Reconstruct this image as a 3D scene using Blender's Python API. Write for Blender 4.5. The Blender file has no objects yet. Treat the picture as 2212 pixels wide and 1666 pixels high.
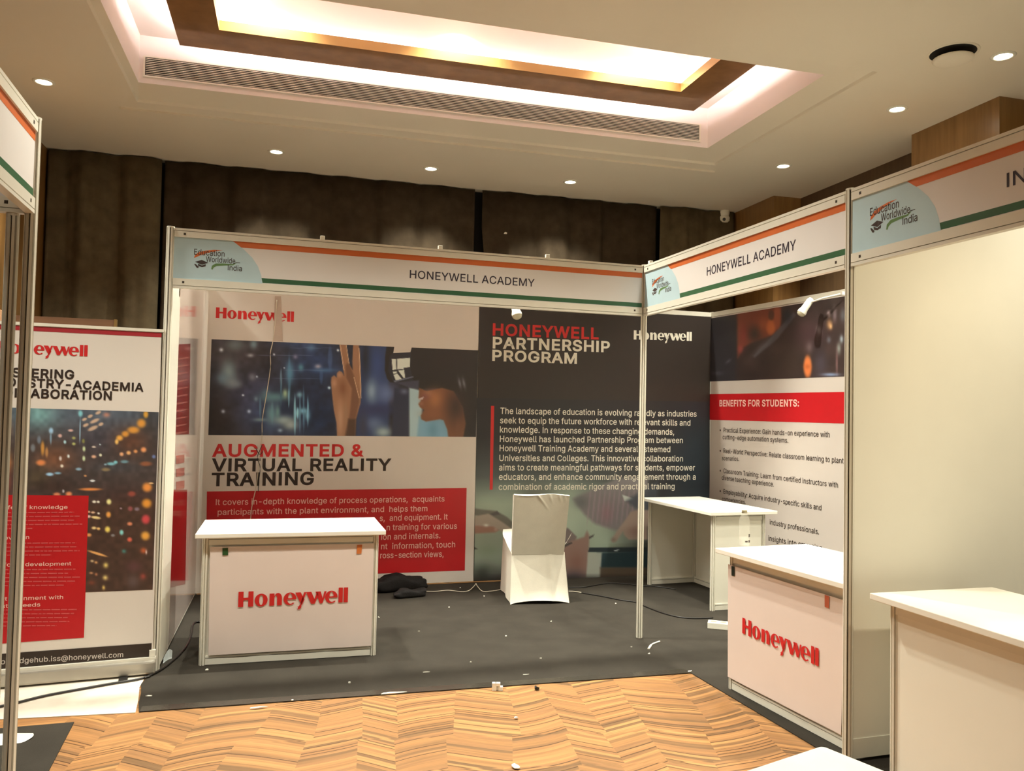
import bpy, math, random
import numpy as np
from mathutils import Vector, Matrix
from mathutils.geometry import tessellate_polygon, delaunay_2d_cdt

scene = bpy.context.scene
COL = scene.collection
random.seed(7)
R = math.radians

# ------------------------------------------------------------------ camera
FPX, W, H = 1767.0612, 2212.0, 1666.0
CAM = np.array([0.492224, -4.985045, 1.481254])
YAW, PIT, ROL = -0.3024097, 0.0344646, 0.0204342
_f = np.array([-math.sin(YAW) * math.cos(PIT), math.cos(YAW) * math.cos(PIT), math.sin(PIT)])
_r = np.array([math.cos(YAW), math.sin(YAW), 0.0])
_u = np.cross(_r, _f)
RV = _r * math.cos(ROL) + _u * math.sin(ROL)
UV = -_r * math.sin(ROL) + _u * math.cos(ROL)
FV = _f
cd = bpy.data.cameras.new('camera')
cd.sensor_fit = 'HORIZONTAL'
cd.sensor_width = 36.0
cd.lens = 36.0 * FPX / W
cd.clip_start, cd.clip_end = 0.05, 100
cam = bpy.data.objects.new('camera', cd)
COL.objects.link(cam)
cam.matrix_world = Matrix(((RV[0], UV[0], -FV[0], CAM[0]), (RV[1], UV[1], -FV[1], CAM[1]),
                           (RV[2], UV[2], -FV[2], CAM[2]), (0, 0, 0, 1)))
scene.camera = cam

# ------------------------------------------------------------------ world, exposure
wd = bpy.data.worlds.new('hall')
scene.world = wd
wd.use_nodes = True
wd.node_tree.nodes['Background'].inputs[0].default_value = (1.0, 0.90, 0.76, 1)
wd.node_tree.nodes['Background'].inputs[1].default_value = 0.10
scene.view_settings.view_transform = 'Standard'
scene.view_settings.look = 'None'
scene.view_settings.exposure = 0.0
scene.view_settings.gamma = 1.0
scene.view_settings.use_curve_mapping = False
scene.cycles.max_bounces = 8
scene.cycles.diffuse_bounces = 5
scene.cycles.transparent_max_bounces = 12
scene.cycles.sample_clamp_indirect = 6.0
scene.cycles.use_denoising = True
FARO = (3.0, -2.21)
FAR_W = 58.0
RECESS_W = 470.0    # watts of one spot in the upper recess
WARM = (1.0, 0.985, 0.85)
DOWN_W = 42.0      # watts of one recessed downlight
LED_E = 70.0       # radiance of the cove strips
LED_C = (1.0, 0.84, 0.83)

# ------------------------------------------------------------------ helpers
def lin(c):
    c = c / 255.0
    return c / 12.92 if c <= 0.04045 else ((c + 0.055) / 1.055) ** 2.4
def L3(c): return tuple(lin(x) for x in c)

class Plane:
    """vertical plane: p0 on the ground, d along it, n its facing side"""
    def __init__(s, p0, d, off=0.0):
        d = np.array(d, float); d /= np.hypot(*d)
        s.d = d; s.n = np.array([d[1], -d[0]]); s.p0 = np.array(p0, float) + s.n * off
    def P(s, a, z, o=0.0):
        q = s.p0 + s.d * a + s.n * o
        return (q[0], q[1], z)
    def at(s, px, py):
        v = FV + RV * (px - W / 2) / FPX - UV * (py - H / 2) / FPX
        t = (s.n @ (s.p0 - CAM[:2])) / (s.n @ v[:2])
        q = CAM + v * t
        return float((q[:2] - s.p0) @ s.d), float(q[2])
def ground(px, py, z=0.0):
    v = FV + RV * (px - W / 2) / FPX - UV * (py - H / 2) / FPX
    q = CAM + v * ((z - CAM[2]) / v[2])
    return (float(q[0]), float(q[1]), z)

ORG = {}
def link(o, parent=None, at=(0, 0, 0)):
    COL.objects.link(o)
    if parent is not None:
        o.parent = parent
        b = ORG[parent.name]
        o.location = (0, 0, 0)
        ORG[o.name] = b
    else:
        o.location = at
        ORG[o.name] = tuple(at)
    return o
def thing(name, label, cat, at=(0, 0, 0), group=None):
    o = bpy.data.objects.new(name, None)
    o.empty_display_size = 0.1
    link(o, None, at)
    return tag(o, label, cat, group)
def tag(o, label=None, cat=None, group=None, kind=None):
    if label: o['label'] = label
    if cat: o['category'] = cat
    if group: o['group'] = group
    if kind: o['kind'] = kind
    return o

class MB:
    def __init__(s): s.v = []; s.f = []
    def add(s, vs, fs):
        b = len(s.v); s.v += [tuple(map(float, q)) for q in vs]; s.f += [tuple(i + b for i in f) for f in fs]; return s
    def hexa(s, p):
        return s.add(p, [(0, 3, 2, 1), (4, 5, 6, 7), (0, 1, 5, 4), (1, 2, 6, 5), (2, 3, 7, 6), (3, 0, 4, 7)])
    def box(s, x0, x1, y0, y1, z0, z1, T=None):
        p = [(x0, y0, z0), (x1, y0, z0), (x1, y1, z0), (x0, y1, z0), (x0, y0, z1), (x1, y0, z1), (x1, y1, z1), (x0, y1, z1)]
        return s.hexa([T(*q) for q in p] if T else p)
    def pbox(s, pl, a0, a1, z0, z1, o0, o1):
        # on a vertical plane, from offset o0 (back) to o1 (front)
        return s.hexa([pl.P(a0, z0, o1), pl.P(a1, z0, o1), pl.P(a1, z0, o0), pl.P(a0, z0, o0),
                       pl.P(a0, z1, o1), pl.P(a1, z1, o1), pl.P(a1, z1, o0), pl.P(a0, z1, o0)])
    def ppoly(s, pl, pts, o):
        t = tessellate_polygon([[Vector((a, z, 0)) for a, z in pts]])
        return s.add([pl.P(a, z, o) for a, z in pts], t)
    def slab(s, pl, pts, o0, o1):
        n = len(pts); b = len(s.v)
        s.v += [pl.P(a, z, o1) for a, z in pts] + [pl.P(a, z, o0) for a, z in pts]
        s.f += [tuple(i + b for i in range(n)), tuple(b + n + i for i in reversed(range(n)))]
        s.f += [(b + i, b + n + i, b + n + (i + 1) % n, b + (i + 1) % n) for i in range(n)]
        return s
    def prism(s, pts, z0, z1):
        n = len(pts); b = len(s.v)
        s.v += [(x, y, z0) for x, y in pts] + [(x, y, z1) for x, y in pts]
        s.f += [tuple(b + n + i for i in range(n)), tuple(b + i for i in reversed(range(n)))]
        s.f += [(b + i, b + (i + 1) % n, b + n + (i + 1) % n, b + n + i) for i in range(n)]
        return s
    def tube(s, pts, r, n=8):
        pts = [Vector(p) for p in pts]; rings = []
        for i, p in enumerate(pts):
            t = (pts[min(i + 1, len(pts) - 1)] - pts[max(i - 1, 0)]).normalized()
            a = t.cross(Vector((0, 0, 1)))
            if a.length < 1e-3: a = Vector((1, 0, 0))
            a.normalize(); c = a.cross(t)
            rr = r[i] if isinstance(r, (list, tuple)) else r
            rings.append([p + (a * math.cos(k * 2 * math.pi / n) + c * math.sin(k * 2 * math.pi / n)) * rr for k in range(n)])
        b = len(s.v)
        for g in rings: s.v += [tuple(q) for q in g]
        for i in range(len(pts) - 1):
            for k in range(n):
                s.f.append((b + i * n + k, b + i * n + (k + 1) % n, b + (i + 1) * n + (k + 1) % n, b + (i + 1) * n + k))
        s.f.append(tuple(b + k for k in reversed(range(n)))); e = b + (len(pts) - 1) * n
        s.f.append(tuple(e + k for k in range(n)))
        return s
    def lathe(s, c, prof, n=24, T=None):
        b = len(s.v)
        for r, z in prof:
            for k in range(n):
                q = (c[0] + r * math.cos(2 * math.pi * k / n), c[1] + r * math.sin(2 * math.pi * k / n), c[2] + z)
                s.v.append(T(*q) if T else q)
        for i in range(len(prof) - 1):
            for k in range(n):
                s.f.append((b + i * n + k, b + i * n + (k + 1) % n, b + (i + 1) * n + (k + 1) % n, b + (i + 1) * n + k))
        return s
    def patch(s, p00, p10, p11, p01, nu, nv, disp=None):
        b = len(s.v); p = [Vector(q) for q in (p00, p10, p11, p01)]
        for j in range(nv + 1):
            for i in range(nu + 1):
                u, v = i / nu, j / nv
                q = p[0] * (1 - u) * (1 - v) + p[1] * u * (1 - v) + p[2] * u * v + p[3] * (1 - u) * v
                if disp: q = q + Vector(disp(u, v))
                s.v.append(tuple(q))
        for j in range(nv):
            for i in range(nu):
                a = b + j * (nu + 1) + i
                s.f.append((a, a + 1, a + nu + 2, a + nu + 1))
        return s
    def build(s, name, mat, parent=None, smooth=False, at=None, bevel=0):
        o0 = ORG[parent.name] if parent is not None else (at or (0, 0, 0))
        me = bpy.data.meshes.new(name)
        me.from_pydata([(x - o0[0], y - o0[1], z - o0[2]) for x, y, z in s.v], [], s.f)
        me.materials.append(mat)
        if smooth:
            me.polygons.foreach_set('use_smooth', [True] * len(me.polygons))
        me.update()
        o = bpy.data.objects.new(name, me)
        link(o, parent, o0)
        if bevel:
            m = o.modifiers.new('bevel', 'BEVEL'); m.width = bevel; m.segments = 2; m.limit_method = 'ANGLE'
        return o

# ------------------------------------------------------------------ materials
def pm(name, rgb, rough=0.5, var=0.06, scale=14.0, bump=0.0, metal=0.0, coat=0.0, spec=0.5, alpha=1.0, bscale=None):
    m = bpy.data.materials.new(name); m.use_nodes = True
    nt = m.node_tree; b = nt.nodes['Principled BSDF']
    c = L3(rgb)
    tc = nt.nodes.new('ShaderNodeTexCoord'); nz = nt.nodes.new('ShaderNodeTexNoise')
    nz.inputs['Scale'].default_value = scale; nz.inputs['Detail'].default_value = 4
    nt.links.new(tc.outputs['Object'], nz.inputs['Vector'])
    rp = nt.nodes.new('ShaderNodeValToRGB')
    rp.color_ramp.elements[0].position, rp.color_ramp.elements[1].position = 0.3, 0.7
    rp.color_ramp.elements[0].color = tuple(x * (1 - var) for x in c) + (1,)
    rp.color_ramp.elements[1].color = tuple(min(1, x * (1 + var)) for x in c) + (1,)
    nt.links.new(nz.outputs['Fac'], rp.inputs['Fac']); nt.links.new(rp.outputs['Color'], b.inputs['Base Color'])
    b.inputs['Roughness'].default_value = rough; b.inputs['Metallic'].default_value = metal
    b.inputs['Specular IOR Level'].default_value = spec
    b.inputs['Coat Weight'].default_value = coat; b.inputs['Coat Roughness'].default_value = 0.08
    b.inputs['Alpha'].default_value = alpha
    if bump:
        n2 = nt.nodes.new('ShaderNodeTexNoise'); n2.inputs['Scale'].default_value = bscale or scale * 6
        nt.links.new(tc.outputs['Object'], n2.inputs['Vector'])
        bp = nt.nodes.new('ShaderNodeBump'); bp.inputs['Strength'].default_value = bump; bp.inputs['Distance'].default_value = 0.004
        nt.links.new(n2.outputs['Fac'], bp.inputs['Height']); nt.links.new(bp.outputs['Normal'], b.inputs['Normal'])
    return m
def glow(name, rgb, strength):
    m = bpy.data.materials.new(name); m.use_nodes = True
    nt = m.node_tree; nt.nodes.remove(nt.nodes['Principled BSDF'])
    e = nt.nodes.new('ShaderNodeEmission'); e.inputs[0].default_value = tuple(rgb) + (1,); e.inputs[1].default_value = strength
    nt.links.new(e.outputs[0], nt.nodes['Material Output'].inputs[0])
    return m
def ink(name, rough=0.45):
    m = bpy.data.materials.new(name); m.use_nodes = True
    nt = m.node_tree; b = nt.nodes['Principled BSDF']
    a = nt.nodes.new('ShaderNodeAttribute'); a.attribute_name = 'ink'
    nt.links.new(a.outputs['Color'], b.inputs['Base Color'])
    b.inputs['Roughness'].default_value = rough
    return m
def wood(name, c1, c2, rough, scale=3.0, axis=(18, 18, 1.2), coat=0.0):
    m = bpy.data.materials.new(name); m.use_nodes = True
    nt = m.node_tree; b = nt.nodes['Principled BSDF']
    tc = nt.nodes.new('ShaderNodeTexCoord'); mp = nt.nodes.new('ShaderNodeMapping')
    mp.inputs['Scale'].default_value = axis
    nz = nt.nodes.new('ShaderNodeTexNoise'); nz.inputs['Scale'].default_value = scale; nz.inputs['Detail'].default_value = 6
    rp = nt.nodes.new('ShaderNodeValToRGB')
    rp.color_ramp.elements[0].position, rp.color_ramp.elements[1].position = 0.32, 0.68
    rp.color_ramp.elements[0].color = L3(c1) + (1,); rp.color_ramp.elements[1].color = L3(c2) + (1,)
    nt.links.new(tc.outputs['Object'], mp.inputs['Vector']); nt.links.new(mp.outputs['Vector'], nz.inputs['Vector'])
    nt.links.new(nz.outputs['Fac'], rp.inputs['Fac']); nt.links.new(rp.outputs['Color'], b.inputs['Base Color'])
    b.inputs['Roughness'].default_value = rough; b.inputs['Coat Weight'].default_value = coat
    return m
def floor_mat():
    m = bpy.data.materials.new('zigzag_plank_floor'); m.use_nodes = True
    nt = m.node_tree; N = nt.nodes; K = nt.links; b = N['Principled BSDF']
    def M(op, a, c=None, d=None):
        n = N.new('ShaderNodeMath'); n.operation = op
        for i, v in enumerate((a, c, d)):
            if v is None: continue
            if isinstance(v, (int, float)): n.inputs[i].default_value = v
            else: K.new(v, n.inputs[i])
        return n.outputs[0]
    tc = N.new('ShaderNodeTexCoord'); mp = N.new('ShaderNodeMapping'); mp.inputs['Rotation'].default_value = (0, 0, R(10.5))
    K.new(tc.outputs['Object'], mp.inputs['Vector'])
    sp = N.new('ShaderNodeSeparateXYZ'); K.new(mp.outputs['Vector'], sp.inputs[0])
    a, c = sp.outputs['X'], sp.outputs['Y']
    warp = M('ADD', M('MULTIPLY', M('SINE', M('ADD', M('MULTIPLY', a, 6.1), M('MULTIPLY', c, 1.3))), 0.055), M('MULTIPLY', M('SINE', M('MULTIPLY', a, 14.7)), 0.012))
    # the fold lines of the zigzag step sideways from row to row of planks
    row = M('FLOOR', M('DIVIDE', c, 0.34))
    wn0 = N.new('ShaderNodeTexWhiteNoise'); wn0.noise_dimensions = '1D'; K.new(row, wn0.inputs['W'])
    a2 = M('ADD', M('ADD', a, warp), M('MULTIPLY', wn0.outputs['Value'], 0.10))
    pp = M('PINGPONG', a2, 0.235)
    q = M('ADD', c, M('MULTIPLY', pp, -0.46))
    band = M('FLOOR', M('DIVIDE', a2, 0.235))
    fine = M('DIVIDE', q, 0.026)
    idx = M('FLOOR', fine); fr = M('FRACT', fine)
    cb = N.new('ShaderNodeCombineXYZ'); K.new(idx, cb.inputs[0]); K.new(band, cb.inputs[1])
    wn = N.new('ShaderNodeTexWhiteNoise'); wn.noise_dimensions = '3D'; K.new(cb.outputs[0], wn.inputs['Vector'])
    rp = N.new('ShaderNodeValToRGB'); cr = rp.color_ramp
    cr.elements[0].position = 0.0; cr.elements[0].color = L3((128, 92, 56)) + (1,)
    cr.elements[1].position = 1.0; cr.elements[1].color = L3((158, 114, 69)) + (1,)
    for p, col in ((0.12, (108, 80, 50)), (0.2, (142, 102, 61)), (0.5, (150, 107, 64)), (0.7, (137, 98, 61)), (0.85, (168, 123, 74))):
        e = cr.elements.new(p); e.color = L3(col) + (1,)
    K.new(wn.outputs['Value'], rp.inputs['Fac'])
    # grain streaks along the strips
    cg = N.new('ShaderNodeCombineXYZ'); K.new(M('MULTIPLY', a2, 3.0), cg.inputs[0]); K.new(M('MULTIPLY', q, 95.0), cg.inputs[1]); K.new(band, cg.inputs[2])
    ng = N.new('ShaderNodeTexNoise'); ng.inputs['Scale'].default_value = 1.0; ng.inputs['Detail'].default_value = 5; K.new(cg.outputs[0], ng.inputs['Vector'])
    g = N.new('ShaderNodeMapRange'); g.inputs[1].default_value = 0.3; g.inputs[2].default_value = 0.7; g.inputs[3].default_value = 0.72; g.inputs[4].default_value = 1.15
    K.new(ng.outputs['Fac'], g.inputs[0])
    mu = N.new('ShaderNodeVectorMath'); mu.operation = 'SCALE'; K.new(rp.outputs['Color'], mu.inputs[0]); K.new(g.outputs[0], mu.inputs['Scale'])
    # dark joints, only along some strips
    wn2 = N.new('ShaderNodeTexWhiteNoise'); wn2.noise_dimensions = '3D'
    cb2 = N.new('ShaderNodeCombineXYZ'); K.new(idx, cb2.inputs[0]); K.new(band, cb2.inputs[1]); cb2.inputs[2].default_value = 9.0
    K.new(cb2.outputs[0], wn2.inputs['Vector'])
    jw = M('MULTIPLY', M('GREATER_THAN', wn2.outputs['Value'], 0.70), 0.26)
    nj = N.new('ShaderNodeTexNoise'); nj.inputs['Scale'].default_value = 1.0; K.new(cg.outputs[0], nj.inputs['Vector'])
    joint = M('MULTIPLY', M('LESS_THAN', fr, jw), M('GREATER_THAN', nj.outputs['Fac'], 0.36))
    mx = N.new('ShaderNodeMix'); mx.data_type = 'RGBA'; K.new(M('MULTIPLY', joint, 0.85), mx.inputs['Factor'])
    K.new(mu.outputs[0], mx.inputs['A']); mx.inputs['B'].default_value = L3((58, 36, 14)) + (1,)
    K.new(mx.outputs['Result'], b.inputs['Base Color'])
    b.inputs['Roughness'].default_value = 0.5; b.inputs['Specular IOR Level'].default_value = 0.3
    return m

ALU = pm('white_aluminium', (226, 222, 208), 0.32, 0.02)
LAM = pm('white_laminate', (232, 228, 214), 0.38, 0.02, 3)
TOPM = pm('white_worktop', (240, 236, 224), 0.35, 0.02, 3)
PAPER = pm('white_print', (226, 218, 210), 0.5, 0.015, 4)
FPAN = pm('fascia_board', (226, 221, 218), 0.45, 0.015, 4)
ORANGE = pm('orange_stripe', (205, 104, 48), 0.45, 0.03)
GREEN = pm('green_stripe', (46, 92, 58), 0.45, 0.03)
SKY = pm('sky_blue_print', (183, 208, 216), 0.45, 0.03, 6)
RED = pm('red_print', (190, 22, 30), 0.45, 0.04, 4)
REDLOGO = pm('red_ink', (204, 34, 34), 0.45, 0.03)
BLACKINK = pm('black_ink', (46, 32, 24), 0.5, 0.03)
DARKINK = pm('dark_ink', (58, 44, 40), 0.5, 0.03)
NAVY = pm('navy_ink', (44, 36, 52), 0.5, 0.03)
WHITEINK = pm('white_ink', (232, 228, 212), 0.5, 0.02)
PINKINK = pm('pale_ink', (244, 198, 186), 0.5, 0.02)
ROSEINK = pm('rose_ink', (208, 84, 86), 0.5, 0.02)
GREYP = pm('grey_print', (206, 196, 188), 0.5, 0.015, 4)
INK = ink('printed_picture')
INKG = ink('glossy_picture', 0.35)
LOCK_GROOVE = pm('dark_lock_groove_shade', (50, 40, 28), 0.5)
GAPM = pm('groove_shadow_gap', (70, 58, 40), 0.6)
CARPET = pm('grey_carpet', (54, 50, 44), 0.95, 0.12, 5, 0.5, spec=0.1, bscale=320)
CARPETF = pm('carpet_tape', (52, 48, 42), 0.22, 0.12, 9, 0.15, spec=0.5, bscale=40)
SHEETM = pm('pale_vinyl', (222, 212, 196), 0.6, 0.08, 8)
CEIL = pm('painted_ceiling', (232, 222, 204), 0.8, 0.015, 1.5)
COVEW = pm('white_cove_paint', (236, 228, 222), 0.75, 0.01, 2)
RINGM = wood('dark_gloss_veneer', (126, 90, 58), (146, 106, 70), 0.22, 2, (3, 3, 3), 0.3)
LIPM = pm('brass_lip', (150, 118, 70), 0.3, 0.04, 5, metal=0.6)
VENEER = wood('brown_veneer', (126, 92, 52), (148, 110, 64), 0.3, 2.5, (10, 10, 0.8))
DARKW = wood('dark_veneer', (78, 58, 38), (92, 70, 46), 0.45, 2.5, (10, 10, 0.8))
CURT = pm('curtain_cloth', (64, 54, 42), 0.9, 0.22, 9, 0.3, spec=0.05, bscale=200)
CURT2 = pm('curtain_cloth_olive', (96, 84, 64), 0.9, 0.2, 9, 0.3, spec=0.05, bscale=200)
CLOTH = pm('white_cloth', (236, 230, 214), 0.85, 0.03, 12, 0.25, spec=0.15, bscale=260)
BLACKM = pm('black_fabric', (28, 25, 24), 0.8, 0.25, 16, 0.5, spec=0.2)
BLACKP = pm('black_plastic', (26, 24, 22), 0.45, 0.1)
WHITEP = pm('white_plastic', (234, 230, 216), 0.35, 0.02)
GREYM = pm('grey_metal', (176, 170, 158), 0.3, 0.03, metal=0.4)
LENSG = pm('frosted_lamp_glass', (196, 190, 166), 0.25, 0.03)
BEIGE = pm('beige_board', (196, 150, 112), 0.6, 0.06)
BROWNB = wood('brown_board', (92, 62, 40), (108, 74, 48), 0.5, 2.5, (1, 10, 10))
DARKV = pm('dark_void', (14, 11, 8), 0.9)
DL = glow('downlight_lens', (1.0, 0.93, 0.72), 30.0)
LED = glow('cove_led', LED_C, LED_E)
PET = bpy.data.materials.new('clear_plastic'); PET.use_nodes = True
_b = PET.node_tree.nodes['Principled BSDF']
_nz = PET.node_tree.nodes.new('ShaderNodeTexNoise'); _nz.inputs['Scale'].default_value = 60
_mr = PET.node_tree.nodes.new('ShaderNodeMapRange'); _mr.inputs[3].default_value = 0.05; _mr.inputs[4].default_value = 0.16
PET.node_tree.links.new(_nz.outputs['Fac'], _mr.inputs[0]); PET.node_tree.links.new(_mr.outputs[0], _b.inputs['Alpha'])
_b.inputs['Base Color'].default_value = (0.8, 0.78, 0.7, 1); _b.inputs['Roughness'].default_value = 0.06; _b.inputs['Specular IOR Level'].default_value = 0.9

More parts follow.
